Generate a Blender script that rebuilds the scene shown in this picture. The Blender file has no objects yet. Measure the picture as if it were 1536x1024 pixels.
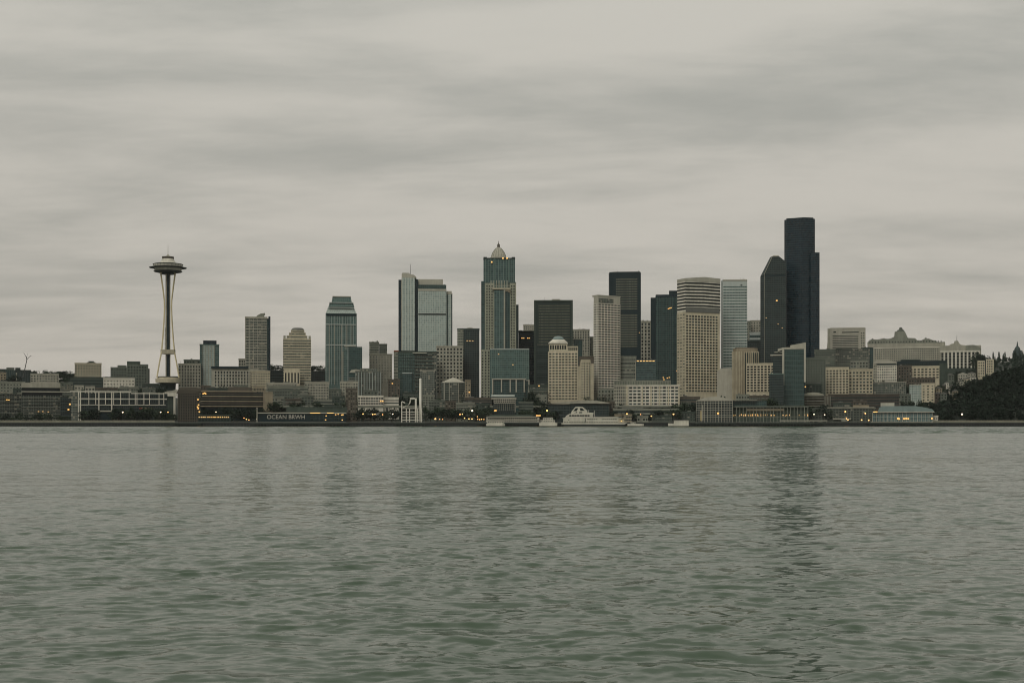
import bpy, math, random
import numpy as np
from mathutils import Vector, Matrix

random.seed(7)
S = bpy.context.scene
C = S.collection
PI = math.pi
F = 2000.0          # metres of distance at which one photograph pixel spans one metre
CAMH = 3.0
HY = 636.0          # horizon row

def wx(px, Y): return (px - 768.0) * Y / F
def wz(py, Y): return CAMH + (HY - py) * Y / F

# ------------------------------------------------------------------ materials
MATS = {}
def newmat(name):
    m = bpy.data.materials.new(name); m.use_nodes = True
    nt = m.node_tree
    return m, nt, nt.nodes['Principled BSDF']

def nd(nt, t, **kw):
    n = nt.nodes.new(t)
    for k, v in kw.items(): setattr(n, k, v)
    return n

def math_node(nt, op, a, b=None, c=None):
    n = nd(nt, 'ShaderNodeMath', operation=op)
    for i, v in enumerate((a, b, c)):
        if v is None: continue
        if isinstance(v, (int, float)): n.inputs[i].default_value = v
        else: nt.links.new(v, n.inputs[i])
    return n.outputs[0]

def mixcol(nt, fac, a, b, blend='MIX'):
    n = nd(nt, 'ShaderNodeMix', data_type='RGBA', blend_type=blend)
    for sock, v in ((n.inputs[0], fac), (n.inputs[6], a), (n.inputs[7], b)):
        if isinstance(v, (int, float)): sock.default_value = v
        elif isinstance(v, tuple): sock.default_value = (*v, 1)
        else: nt.links.new(v, sock)
    return n.outputs[2]

def wallmat(name, col, rough=.85, var=.16, scale=.09):
    """weathered wall: blotches, streaks running down, fine grain"""
    m, nt, b = newmat(name)
    tc = nd(nt, 'ShaderNodeTexCoord')
    mp = nd(nt, 'ShaderNodeMapping'); mp.inputs['Scale'].default_value = (1.6, 1.6, .22)
    nt.links.new(tc.outputs['Object'], mp.inputs['Vector'])
    n1 = nd(nt, 'ShaderNodeTexNoise'); n1.inputs['Scale'].default_value = scale * 2.2; n1.inputs['Detail'].default_value = 5
    nt.links.new(mp.outputs[0], n1.inputs['Vector'])
    n2 = nd(nt, 'ShaderNodeTexNoise'); n2.inputs['Scale'].default_value = scale; n2.inputs['Detail'].default_value = 4
    nt.links.new(tc.outputs['Object'], n2.inputs['Vector'])
    s = math_node(nt, 'MULTIPLY', n1.outputs[0], n2.outputs[0])
    f = math_node(nt, 'MULTIPLY_ADD', s, var * 5, 1 - var * 1.25)
    mul = nd(nt, 'ShaderNodeVectorMath', operation='SCALE'); mul.inputs[0].default_value = col
    nt.links.new(f, mul.inputs['Scale'])
    nt.links.new(mul.outputs[0], b.inputs['Base Color'])
    b.inputs['Roughness'].default_value = rough
    b.inputs['Specular IOR Level'].default_value = .25
    MATS[name] = m; return m

def curtain(name, glass, line, pw=3., ph=3.9, lw=.14, lh=.2, var=.5, rough=.12, blind=.0, ior=1.4, metal=0.0):
    """glass facade: panes of slightly different tint, painted cloud reflections, mullion and floor lines"""
    m, nt, b = newmat(name)
    tc = nd(nt, 'ShaderNodeTexCoord'); sp = nd(nt, 'ShaderNodeSeparateXYZ')
    nt.links.new(tc.outputs['Object'], sp.inputs[0])
    u = math_node(nt, 'ADD', sp.outputs[0], sp.outputs[1])
    us = math_node(nt, 'DIVIDE', u, pw); vs = math_node(nt, 'DIVIDE', sp.outputs[2], ph)
    fu = math_node(nt, 'FRACT', us); fv = math_node(nt, 'FRACT', vs)
    cu = math_node(nt, 'FLOOR', us); cv = math_node(nt, 'FLOOR', vs)
    cb = nd(nt, 'ShaderNodeCombineXYZ'); nt.links.new(cu, cb.inputs[0]); nt.links.new(cv, cb.inputs[1])
    wn = nd(nt, 'ShaderNodeTexWhiteNoise', noise_dimensions='2D'); nt.links.new(cb.outputs[0], wn.inputs['Vector'])
    ns = nd(nt, 'ShaderNodeTexNoise'); ns.inputs['Scale'].default_value = .035; ns.inputs['Detail'].default_value = 3  # broad noise puts cloud reflections into the glass colour
    nt.links.new(tc.outputs['Object'], ns.inputs['Vector'])
    rnd = math_node(nt, 'ADD', math_node(nt, 'MULTIPLY', wn.outputs['Value'], .62), math_node(nt, 'MULTIPLY', ns.outputs[0], .76))
    f = math_node(nt, 'MULTIPLY_ADD', rnd, var * 1.45, 1 - var)
    sc = nd(nt, 'ShaderNodeVectorMath', operation='SCALE'); sc.inputs[0].default_value = glass
    nt.links.new(f, sc.inputs['Scale'])
    col = sc.outputs[0]
    if blind > 0:
        bl = math_node(nt, 'LESS_THAN', wn.outputs['Value'], blind)
        col = mixcol(nt, math_node(nt, 'MULTIPLY', bl, .75), col, (.3, .28, .22))
    l1 = math_node(nt, 'LESS_THAN', fu, lw); l2 = math_node(nt, 'LESS_THAN', fv, lh)
    ln = math_node(nt, 'MAXIMUM', l1, l2)
    col = mixcol(nt, ln, col, line)
    nt.links.new(col, b.inputs['Base Color'])
    r = math_node(nt, 'MULTIPLY_ADD', ln, .5, rough)
    nt.links.new(r, b.inputs['Roughness'])
    b.inputs['IOR'].default_value = ior
    b.inputs['Metallic'].default_value = metal
    MATS[name] = m; return m

def plain(name, col, rough=.5, ior=1.5, metal=0.):
    m, nt, b = newmat(name)
    tc = nd(nt, 'ShaderNodeTexCoord')
    n1 = nd(nt, 'ShaderNodeTexNoise'); n1.inputs['Scale'].default_value = .3; n1.inputs['Detail'].default_value = 4
    nt.links.new(tc.outputs['Object'], n1.inputs['Vector'])
    f = math_node(nt, 'MULTIPLY_ADD', n1.outputs[0], .4, .8)
    mul = nd(nt, 'ShaderNodeVectorMath', operation='SCALE'); mul.inputs[0].default_value = col
    nt.links.new(f, mul.inputs['Scale']); nt.links.new(mul.outputs[0], b.inputs['Base Color'])
    b.inputs['Roughness'].default_value = rough; b.inputs['IOR'].default_value = ior; b.inputs['Metallic'].default_value = metal
    MATS[name] = m; return m

def glow(name, col, st):
    m, nt, b = newmat(name)
    b.inputs['Base Color'].default_value = (*col, 1)
    b.inputs['Emission Color'].default_value = (*col, 1); b.inputs['Emission Strength'].default_value = st
    MATS[name] = m; return m

wallmat('cream', (.46, .42, .31), var=.24); wallmat('sand', (.37, .34, .25), var=.24); wallmat('pale', (.55, .53, .45), var=.22)
wallmat('white', (.5, .485, .41), var=.25); wallmat('stone', (.30, .295, .24), var=.26); wallmat('concrete', (.19, .2, .162), var=.3)
wallmat('greystone', (.105, .12, .098), var=.32); wallmat('tan', (.235, .205, .145), var=.26); wallmat('brick', (.065, .056, .045), var=.3)
wallmat('brownstone', (.09, .08, .063), var=.3); wallmat('darkwall', (.026, .038, .034)); wallmat('dim', (.048, .064, .052), var=.3)
wallmat('blackwall', (.009, .021, .024), rough=.4); wallmat('goldpaint', (.58, .47, .24)); wallmat('bluegrey', (.37, .41, .385))
wallmat('roofgrey', (.13, .135, .12)); wallmat('rooflight', (.36, .35, .29)); wallmat('roofblue', (.17, .225, .215), rough=.5)
wallmat('celadon', (.25, .26, .2), var=.24); wallmat('legpaint', (.62, .55, .36), var=.1); wallmat('slate', (.05, .068, .066)); wallmat('brightwhite', (.8, .78, .7), var=.1); wallmat('rust', (.2, .07, .04)); wallmat('coppergreen', (.1, .16, .14))
curtain('g_pale', (.25, .31, .29), (.42, .46, .41), 3.2, 4., .18, .22, .35)
curtain('g_palev', (.225, .28, .265), (.46, .5, .44), 2.9, 4.1, .34, .10, .35)
curtain('g_teal', (.045, .085, .08), (.15, .205, .18), 3.6, 4., .13, .18, .6)
curtain('g_tealv', (.036, .072, .07), (.14, .19, .17), 4.6, 4., .17, .1, .6)
curtain('g_deep', (.019, .044, .043), (.055, .085, .076), 3.4, 4., .16, .2, .7)
curtain('g_dark', (.012, .023, .023), (.038, .054, .049), 3.2, 4., .14, .24, .7)
curtain('g_black', (.003, .013, .020), (.012, .03, .039), 2.6, 4.2, .08, .3, .95, rough=.18)
curtain('g_blue', (.03, .056, .057), (.085, .12, .112), 3.4, 4., .12, .16, .6)
curtain('g_grey', (.06, .075, .066), (.16, .17, .14), 3.2, 3.8, .2, .26, .7, blind=.12)
curtain('g_mix', (.035, .047, .041), (.13, .14, .115), 3.6, 3.8, .24, .3, .9, blind=.12)
curtain('g_aqua', (.085, .13, .13), (.22, .27, .25), 3., 5., .14, .12, .5)
curtain('m_cream', (.045, .05, .042), (.33, .30, .22), 4.0, 3.8, .45, .42, .8, blind=.2)
curtain('m_tan', (.035, .036, .03), (.17, .15, .108), 4.2, 3.8, .42, .45, .8, blind=.1)
curtain('m_brick', (.018, .02, .018), (.068, .058, .045), 3.6, 3.8, .42, .35, .8, blind=.05)
curtain('m_dim', (.022, .03, .026), (.085, .095, .078), 4.4, 3.8, .35, .4, .9, blind=.08)
plain('win_black', (.006, .011, .011), .12, ior=1.3); plain('win_dark', (.013, .022, .021), .12, ior=1.36); plain('win_teal', (.04, .06, .057), .12)
plain('win_blind', (.17, .165, .13), .5); plain('metal', (.2, .21, .19), .45, metal=.6); plain('pole', (.05, .055, .05), .5)
plain('whitemetal', (.62, .6, .52), .5); plain('sign_white', (.4, .39, .33), .5); plain('hullblack', (.012, .016, .016), .35); plain('bark', (.05, .043, .033), .9)
plain('red', (.3, .06, .04), .5)
glow('lamp_warm', (1., .5, .16), 2.6); glow('lamp_white', (1., .82, .55), 3.6); glow('lit_room', (1., .56, .17), .85); glow('lit_dim', (1., .62, .25), .4)

def leafmat(name, c1, c2):
    m, nt, b = newmat(name)
    g = nd(nt, 'ShaderNodeNewGeometry')
    col = mixcol(nt, g.outputs['Random Per Island'], c1, c2)
    nt.links.new(col, b.inputs['Base Color']); b.inputs['Roughness'].default_value = .8
    b.inputs['Specular IOR Level'].default_value = .15
    MATS[name] = m
leafmat('leaf', (.016, .03, .018), (.04, .058, .034)); leafmat('leaf_dark', (.010, .019, .013), (.019, .031, .021))
leafmat('leaf_hazed', (.022, .04, .03), (.05, .07, .052)); leafmat('twig', (.16, .145, .11), (.27, .25, .195)); leafmat('twig_dark', (.06, .055, .042), (.11, .10, .075))  # foliage of the far ridge has distance haze mixed into its colour

# ------------------------------------------------------------------ mesh helpers
class MB:
    def __init__(s): s.v = []; s.f = []
    def add(s, vs, fs):
        o = len(s.v); s.v += [tuple(v) for v in vs]; s.f += [tuple(i + o for i in f) for f in fs]
    def box(s, x0, x1, y0, y1, z0, z1):
        s.add([(x0,y0,z0),(x1,y0,z0),(x1,y1,z0),(x0,y1,z0),(x0,y0,z1),(x1,y0,z1),(x1,y1,z1),(x0,y1,z1)],
              [(0,3,2,1),(4,5,6,7),(0,1,5,4),(1,2,6,5),(2,3,7,6),(3,0,4,7)])
    def prism(s, poly, z0, z1, top=None):
        n = len(poly); top = top or poly
        s.add([(x, y, z0) for x, y in poly] + [(x, y, z1) for x, y in top],
              [tuple(range(n))[::-1], tuple(range(n, 2*n))] + [(i, (i+1) % n, n + (i+1) % n, n + i) for i in range(n)])
    def wedge(s, poly_xz, y0, y1):
        """an outline in x,z given depth from y0 to y1"""
        n = len(poly_xz)
        s.add([(x, y0, z) for x, z in poly_xz] + [(x, y1, z) for x, z in poly_xz],
              [tuple(range(n)), tuple(range(n, 2*n))[::-1]] + [(i, n + i, n + (i+1) % n, (i+1) % n) for i in range(n)])
    def lathe(s, prof, n=32, cx=0, cy=0):
        k = len(prof); vs = []
        for r, z in prof:
            for i in range(n):
                a = 2*PI*i/n; vs.append((cx + r*math.cos(a), cy + r*math.sin(a), z))
        fs = [(j*n+i, j*n+(i+1) % n, (j+1)*n+(i+1) % n, (j+1)*n+i) for j in range(k-1) for i in range(n)]
        fs += [tuple(range(n))[::-1], tuple(range((k-1)*n, k*n))]
        s.add(vs, fs)
    def bar(s, p, q, r0, r1=None, n=6):
        r1 = r0 if r1 is None else r1
        p, q = Vector(p), Vector(q); d = (q - p).normalized()
        a = d.orthogonal().normalized(); b = d.cross(a)
        vs = [p + (a*math.cos(2*PI*i/n) + b*math.sin(2*PI*i/n))*r0 for i in range(n)] + [q + (a*math.cos(2*PI*i/n) + b*math.sin(2*PI*i/n))*r1 for i in range(n)]
        s.add(vs, [(i, (i+1) % n, n+(i+1) % n, n+i) for i in range(n)] + [tuple(range(n))[::-1], tuple(range(n, 2*n))])
    def mesh(s, name, mat):
        me = bpy.data.meshes.new(name); me.from_pydata(s.v, [], s.f)
        me.materials.append(MATS[mat]); me.update(); return me
    def build(s, name, mat, parent=None):
        o = bpy.data.objects.new(name, s.mesh(name, mat)); C.objects.link(o)
        if parent: o.parent = parent
        return o

def tag(o, label=None, cat=None, group=None, kind=None):
    if label: o['label'] = label
    if cat: o['category'] = cat
    if group: o['group'] = group
    if kind: o['kind'] = kind
    return o

def empty(name, loc, rz=0):
    o = bpy.data.objects.new(name, None); C.objects.link(o)
    o.empty_display_size = 2; o.location = loc; o.rotation_euler = (0, 0, rz); return o

# ------------------------------------------------------------------ terrain
RIDGE = [(-600,580),(0,566),(110,569),(170,580),(220,592),(300,600),(385,600),(408,555),(492,556),(520,600),(700,600),(1000,600),(1150,592),(1230,575),(1300,575),(1420,570),(1480,545),(1540,540),(1700,532),(2300,560)]
MOUND = [(1380,640),(1400,614),(1425,606),(1450,588),(1480,578),(1510,568),(1540,560),(1600,545),(1800,540),(2300,600)]
def lerp(tab, x):
    if x <= tab[0][0]: return tab[0][1]
    for (a, p), (b, q) in zip(tab, tab[1:]):
        if x <= b: return p + (q - p)*(x - a)/(b - a)
    return tab[-1][1]
def T(X, Y):
    px = 768 + X*F/Y
    t = min(max((Y - 2060)/840., 0), 1)
    z = 5 + (wz(lerp(RIDGE, px), 2900) - 5)*t
    if px > 1380:
        m = min(max((Y - 2045)/200., 0), 1) * min(max((2700 - Y)/350., 0), 1)
        z = max(z, 5 + max(wz(lerp(MOUND, px), 2250) - 5, 0)*m**.8)
    return z

# ------------------------------------------------------------------ buildings
PLAINWIN = ['win_black']*3 + ['win_dark']*4 + ['win_teal']*2 + ['win_blind']
DARKWIN = ['win_black']*5 + ['win_dark']*3 + ['win_teal']
class Bld:
    def __init__(s, name, label, x0, x1, yt, Y, cat='building', d=26., a=0., side=0., group=None, base=None):
        k = Y/F; s.k = k; s.Y = Y; s.side = side
        ar = math.radians(a); s.ca = math.cos(ar)
        if a and side: s.w = (x1 - x0 - side)*k/s.ca; s.d = side*k/abs(math.sin(ar))
        else: s.w = (x1 - x0)*k; s.d = d
        s.fc = (x0 + x1)/2 + (side/2 if a > 0 else -side/2 if a < 0 else 0)
        cx = wx((x0 + x1)/2, Y); off = (s.w*abs(math.sin(ar)) + s.d*s.ca)/2
        cy = Y + off; cxx = cx*cy/Y if False else cx + off*cx/Y
        s.bz = (min(T(cxx - s.w/2, Y), T(cxx + s.w/2, Y), T(cxx, Y + s.d)) - 1.5) if base is None else base
        s.root = empty(name, (cxx, cy, s.bz), -math.atan2(cx, Y) + ar)
        tag(s.root, label, cat, group)
        s.yf = -s.d/2; s.zt = wz(yt, Y) - s.bz; s.mbs = {}; s.wins = []; s.x0, s.x1, s.yt = x0 + (side if a > 0 else 0), x1 - (side if a < 0 else 0), yt
    def X(s, px): return (px - s.fc)*s.k/s.ca
    def Z(s, py): return wz(py, s.Y) - s.bz
    def mb(s, part, mat):
        key = (part, mat)
        if key not in s.mbs: s.mbs[key] = MB()
        return s.mbs[key]
    def core(s, mat, part='wall', yt=None, x0=None, x1=None, o0=0., o1=None, yb=None):
        """box in photo columns and rows; o0 = how far its front stands out, o1 = its back behind the front plane"""
        a = s.X(s.x0 if x0 is None else x0); b = s.X(s.x1 if x1 is None else x1)
        s.mb(part, mat).box(a, b, s.yf - o0, s.yf + (s.d if o1 is None else o1), 0 if yb is None else s.Z(yb), s.zt if yt is None else s.Z(yt))
        return s
    box = core
    def piece(s, part, mat, x0, x1, yt, yb, o0=0., o1=None):
        """one object of its own"""
        m = MB(); m.box(s.X(x0), s.X(x1), s.yf - o0, s.yf + (s.d if o1 is None else o1), s.Z(yb), s.Z(yt))
        return m.build(part, mat, s.root)
    def outline(s, part, mat, pts, o0=0., o1=None):
        m = MB(); m.wedge([(s.X(x), s.Z(y)) for x, y in pts], s.yf - o0, s.yf + (s.d if o1 is None else o1))
        return m.build(part, mat, s.root)
    def punch(s, mat, nx, nz, wr=.58, hr=.55, x0=None, x1=None, yt=None, yb=600, face='F', wins=None, out=.5):
        x0 = s.x0 if x0 is None else x0; x1 = s.x1 if x1 is None else x1; yt = s.yt if yt is None else yt
        zt, zb = s.Z(yt), s.Z(yb); wins = wins or PLAINWIN
        if face == 'F': a, b = s.X(x0), s.X(x1)
        else: a, b = -s.d/2, s.d/2
        bw = (b - a)/nx; bh = (zt - zb)/nz; pw = bw*(1 - wr); sh = bh*(1 - hr)
        m = s.mb('wall', mat)
        def bx(u0, u1, o, z0, z1):
            if face == 'F': m.box(u0, u1, s.yf - o, s.yf - .0 if o == 0 else s.yf + .01, z0, z1)
            elif face == 'L': m.box(-s.w/2 - o, -s.w/2 + .01, u0, u1, z0, z1)
            else: m.box(s.w/2 - .01, s.w/2 + o, u0, u1, z0, z1)
        for i in range(nx + 1):
            c = a + i*bw; bx(max(a, c - pw/2), min(b, c + pw/2), out, zb, zt)
        for j in range(nz + 1):
            c = zb + j*bh; bx(a + .02, b - .02, out*.86, max(zb, c - sh/2), min(zt - .02, c + sh/2))
        for j in range(nz - 1, -1, -1):
            for i in range(nx):
                s.wins.append((face, a + (i + .5)*bw, zb + (j + .5)*bh, bw*wr, bh*hr, random.choice(wins)))
        return s
    def ribbon(s, mat, glass, n, hr=.5, x0=None, x1=None, yt=None, yb=600, out=.4, name='ribbon_window', inset=0.):
        x0 = s.x0 if x0 is None else x0; x1 = s.x1 if x1 is None else x1; yt = s.yt if yt is None else yt
        zt, zb = s.Z(yt), s.Z(yb); a, b = s.X(x0), s.X(x1); bh = (zt - zb)/n
        m = s.mb('wall', mat)
        for j in range(n + 1):
            c = zb + j*bh; m.box(a, b, s.yf - out, s.yf + .01, max(zb, c - bh*(1-hr)/2), min(zt - .01, c + bh*(1-hr)/2))
        for j in range(n - 1, -1, -1):
            g = MB(); c = zb + (j + .5)*bh
            g.box(a + inset, b - inset, s.yf - .12, s.yf + .02, c - bh*hr/2, c + bh*hr/2)
            g.build(name, glass, s.root)
        return s
    def fins(s, mat, n, x0=None, x1=None, yt=None, yb=600, wd=.5, out=.6, part='mullion'):
        x0 = s.x0 if x0 is None else x0; x1 = s.x1 if x1 is None else x1; yt = s.yt if yt is None else yt
        a, b = s.X(x0), s.X(x1)
        m = s.mb(part, mat)
        for i in range(n + 1):
            c = a + (b - a)*i/n; m.box(c - wd/2, c + wd/2, s.yf - out, s.yf + .01, s.Z(yb), s.Z(yt))
        return s
    def slabs(s, mat, n, x0=None, x1=None, yt=None, yb=600, th=.5, out=.8, part='floor_slab'):
        x0 = s.x0 if x0 is None else x0; x1 = s.x1 if x1 is None else x1; yt = s.yt if yt is None else yt
        zt, zb = s.Z(yt), s.Z(yb)
        m = s.mb(part, mat)
        for i in range(n + 1):
            c = zb + (zt - zb)*i/n; m.box(s.X(x0), s.X(x1), s.yf - out, s.yf + .01, c - th/2, c + th/2)
        return s
    def lit(s, *pts, mat='lit_room', w=2.2, h=1.8, o=1.1):
        for px, py in pts:
            m = MB(); x, z = s.X(px), s.Z(py); m.box(x - w/2, x + w/2, s.yf - o, s.yf - .1, z - h/2, z + h/2)
            tag(m.build('lit_window', mat, s.root), 'window glowing warm yellow')
        return s
    def parapet(s, mat, th=.6, h=1.2, x0=None, x1=None, yt=None):
        x0 = s.X(s.x0 if x0 is None else x0); x1 = s.X(s.x1 if x1 is None else x1); z = s.zt if yt is None else s.Z(yt)
        m = s.mb('roof', mat); y0, y1 = s.yf - .55, -s.yf + .3
        m.box(x0 - .4, x1 + .4, y0, y0 + th, z - .5, z + h); m.box(x0 - .4, x1 + .4, y1 - th, y1, z - .5, z + h)
        m.box(x0 - .4, x0 - .4 + th, y0 + th, y1 - th, z - .5, z + h); m.box(x1 + .4 - th, x1 + .4, y0 + th, y1 - th, z - .5, z + h)
        return s
    def clutter(s, n=4, mat='roofgrey', hmax=3.5):
        for i in range(n):
            w = random.uniform(.06, .22)*s.w; x = random.uniform(-.42, .42)*s.w; x = min(max(x, -s.w/2 + w/2 + .6), s.w/2 - w/2 - .6); y = random.uniform(-.25, .3)*s.d
            m = MB(); m.box(x - w/2, x + w/2, y - 2, y + 2.5, s.zt - .3, s.zt + random.uniform(.8, hmax)); m.build('rooftop_unit', mat, s.root)
        for i in range(min(n, 2)):
            x = random.uniform(-.44, .44)*s.w; y = random.uniform(-.3, .2)*s.d; m = MB(); m.bar((x, y, s.zt - .2), (x, y, s.zt + random.uniform(2, 6.5)), .18, .1, 5); m.build('antenna', 'pole', s.root)
        return s
    def mast(s, px, y0, y1, r=.35, name='antenna', mat='pole'):
        m = MB(); m.bar((s.X(px), 0, s.Z(y1)), (s.X(px), 0, s.Z(y0)), r, r*.6); m.build(name, mat, s.root); return s
    def done(s):
        for (part, mat), m in s.mbs.items(): m.build(part, mat, s.root)
        cache = {}; rest = {}; WN = [0]
        # widest panes first; past a hundred the remainder is one part
        for i, (face, u, z, w, h, mt) in enumerate(s.wins):
            if i < 96:
                key = (round(w, 2), round(h, 2), mt)
                if key not in cache:
                    m = MB(); m.box(-w/2, w/2, -.14, .02, -h/2, h/2); cache[key] = m.mesh('window', mt)
                o = bpy.data.objects.new('window', cache[key]); C.objects.link(o); o.parent = s.root
                if face == 'F': o.location = (u, s.yf, z)
                elif face == 'L': o.location = (-s.w/2, u, z); o.rotation_euler = (0, 0, -PI/2)
                else: o.location = (s.w/2, u, z); o.rotation_euler = (0, 0, PI/2)
            else:
                m = rest.setdefault('all', {}).setdefault(mt, MB())
                if face == 'F': m.box(u - w/2, u + w/2, s.yf - .14, s.yf + .02, z - h/2, z + h/2)
                elif face == 'L': m.box(-s.w/2 - .14, -s.w/2 + .02, u - w/2, u + w/2, z - h/2, z + h/2)
                else: m.box(s.w/2 - .02, s.w/2 + .14, u - w/2, u + w/2, z - h/2, z + h/2)
        if rest:
            me = bpy.data.meshes.new('window'); V = []; Fc = []; mi = []
            for q, (mt, m) in enumerate(rest['all'].items()):
                o = len(V); V += m.v; Fc += [tuple(i + o for i in f) for f in m.f]; mi += [q]*len(m.f); me.materials.append(MATS[mt])
            me.from_pydata(V, [], Fc); me.polygons.foreach_set('material_index', mi); me.update()
            o = bpy.data.objects.new('window', me); C.objects.link(o); o.parent = s.root; o['kind'] = 'stuff'
        return s.root

def P(name, label, x0, x1, yt, Y, mat, bay=4.2, flo=4.2, yb=600, wr=.62, hr=.56, wins=None, d=24., a=0., side=0., par=True, clut=2, cat='building', lit=(), top=1.5, base=None):
    """building with punched windows, each pane an object"""
    b = Bld(name, label, x0, x1, yt, Y, cat, d, a, side, base=base); b.core(mat)
    nx = max(2, round((b.x1 - b.x0)/bay)); t = yt + top; nz = max(1, round((yb - t)/flo))
    b.punch(mat, nx, nz, wr, hr, yt=t, yb=yb, wins=wins)
    if side: b.punch(mat, max(2, round(side/3.2)), nz, wr, hr, yt=t, yb=yb, face='L' if a > 0 else 'R', wins=wins)
    if par: b.parapet(mat)
    if clut: b.clutter(clut)
    if lit: b.lit(*lit)
    b.done(); return b
def R(name, label, x0, x1, yt, Y, mat, glass, flo=4.2, yb=600, hr=.5, d=24., a=0., side=0., clut=2, cat='building', lit=(), top=2., corem=None, par=True, base=None):
    b = Bld(name, label, x0, x1, yt, Y, cat, d, a, side, base=base); b.core(corem or mat)
    b.ribbon(mat, glass, max(2, round((yb - yt - top)/flo)), hr, yt=yt + top, yb=yb)
    if par: b.parapet(mat)
    if clut: b.clutter(clut)
    if lit: b.lit(*lit)
    b.done(); return b
def G(name, label, x0, x1, yt, Y, glass, roof='roofgrey', d=24., a=0., side=0., clut=2, cat='building', lit=(), nf=0, fm='greystone', yb=600, ns=0, base=None, fin=True):
    b = Bld(name, label, x0, x1, yt, Y, cat, d, a, side, base=base); b.core(glass, 'curtain_wall'); b.parapet(roof, h=.8)
    if clut: b.clutter(clut, roof)
    if nf: b.fins(fm, nf, yb=yb)
    if ns: b.slabs(fm, ns, yb=yb)
    if lit: b.lit(*lit)
    if fin: b.done()
    return b

# ================================================================== THE TOWERS
# ---- observation tower with saucer
def observation_tower():
    Y = 2400.; k = Y/F; X = wx(252, Y); b = T(X, Y) - 1
    r = empty('observation_tower', (X, Y, b), -math.atan2(X, Y))
    tag(r, 'slender white observation tower with a flying saucer top and flared legs', 'tower')
    z = lambda py: wz(py, Y) - b
    px = lambda p: (p - 252)*k
    m = MB(); m.lathe([(px(262), 0), (px(263), z(585)), (px(263.5), z(575))], 24); m.build('base_drum', 'darkwall', r)
    m = MB(); m.lathe([(px(264), z(575)), (px(270), z(574)), (px(270.5), z(568.2)), (px(268), z(567.8)), (px(268), z(566))], 40); m.build('base_deck', 'cream', r)
    m = MB(); m.lathe([(px(267), z(566)), (px(267), z(564.6))], 40); m.build('base_roof', 'blackwall', r)
    m = MB(); m.lathe([(px(255.6), z(566)), (px(255.6), z(409))], 6); core = m.build('core', 'blackwall', r)
    for a in (-2.2, -.85):
        m = MB(); m.bar((px(256.9)*math.cos(a), px(256.9)*math.sin(a), z(565)), (px(256.4)*math.cos(a), px(256.4)*math.sin(a), z(411)), .8, .8, 4); m.build('elevator_rail', 'cream', core)
    # stair ladder on the core's left side
    m = MB()
    for i in range(17):
        yy = 492 + i*1.95; m.box(px(247.2), px(248.8), -px(253.5), px(252.6), z(yy + .9), z(yy))
    m.box(px(247.6), px(248), -px(253.3), px(252.8), z(525), z(491.4)); m.build('stair', 'stone', core)
    prof = [(566, 16.2), (545, 12.8), (528, 9.6), (505, 7.6), (480, 5.9), (462, 5.3), (450, 5.6), (435, 7.4), (420, 9.4), (409, 10.9)]
    for a in (PI*7/6, PI*11/6, PI/2):
        m = MB()
        ca, sa = math.cos(a), math.sin(a); tx, ty = -sa, ca
        for sgn in (-1, 1):
            vs = []
            for py, rr in prof:
                R_ = rr*k/math.cos(PI/6)*1.0; sep = (0.75 if py > 440 else .85)*k*sgn; hw = .42*k; dp = .9*k
                for du, dr in ((-hw, -dp), (hw, -dp), (hw, dp*.3), (-hw, dp*.3)):
                    q = R_ + dr; vs.append((ca*q + tx*(sep + du), sa*q + ty*(sep + du), z(py)))
            n = len(prof)
            m.add(vs, [(i*4 + j, i*4 + (j+1) % 4, i*4 + 4 + (j+1) % 4, i*4 + 4 + j) for i in range(n-1) for j in range(4)] + [(0,3,2,1), tuple(range(4*n-4, 4*n))])
        for py in range(418, 562, 12):
            rr = [np.interp(py, [p for p, _ in prof][::-1], [q for _, q in prof][::-1])][0]*k/math.cos(PI/6)
            c = Vector((ca*(rr - .5*k), sa*(rr - .5*k), z(py)))
            m.bar(c - Vector((tx, ty, 0))*.8*k, c + Vector((tx, ty, 0))*.8*k, .25*k, n=4)
        m.build('leg', 'legpaint', r)
    m = MB(); m.prism([(px(252) + 9.9*k/math.cos(PI/6)*math.cos(a + o), 9.9*k/math.cos(PI/6)*math.sin(a + o)) for a in (PI/2, PI*7/6, PI*11/6) for o in (-.2, .2)], z(531), z(524.5)); m.build('crossbeam', 'sand', r)
    m = MB(); m.lathe([(px(262), z(411.5)), (px(263.5), z(409.8)), (px(267), z(409)), (px(272), z(408)), (px(273.2), z(407)), (px(271), z(406.4))], 48); m.build('lower_soffit', 'blackwall', r)
    m = MB(); m.lathe([(px(271.4), z(406.5)), (px(272.4), z(402.6))], 48); m.build('restaurant_ring', 'white', r)
    m = MB(); m.lathe([(px(272), z(402.7)), (px(279.4), z(401.9)), (px(279.6), z(401.5)), (px(271), z(400.9))], 48); m.build('halo_ring', 'blackwall', r)
    m = MB(); m.lathe([(px(272), z(401)), (px(273), z(399.4)), (px(273.6), z(397))], 48); m.build('deck_wall', 'white', r)
    m = MB()
    for i in range(24):
        a = 2*PI*i/24; m.bar((px(272.9)*math.cos(a), px(272.9)*math.sin(a), z(400)), (px(273.8)*math.cos(a), px(273.8)*math.sin(a), z(396.6)), .16*k, n=4)
    m.lathe([(px(273.6), z(397)), (px(274.4), z(396.5)), (px(273), z(395.9)), (px(266), z(395))], 48); m.build('canopy_rim', 'blackwall', r)
    m = MB(); m.lathe([(px(266), z(395.2)), (px(263.5), z(393.4)), (px(261.6), z(391)), (px(260.4), z(388.2))], 40); m.build('roof_cone', 'white', r)
    m = MB(); m.lathe([(px(260.6), z(388.4)), (px(260.8), z(385.2)), (px(257), z(384.6))], 32); m.build('crown_ring', 'brownstone', r)
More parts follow.
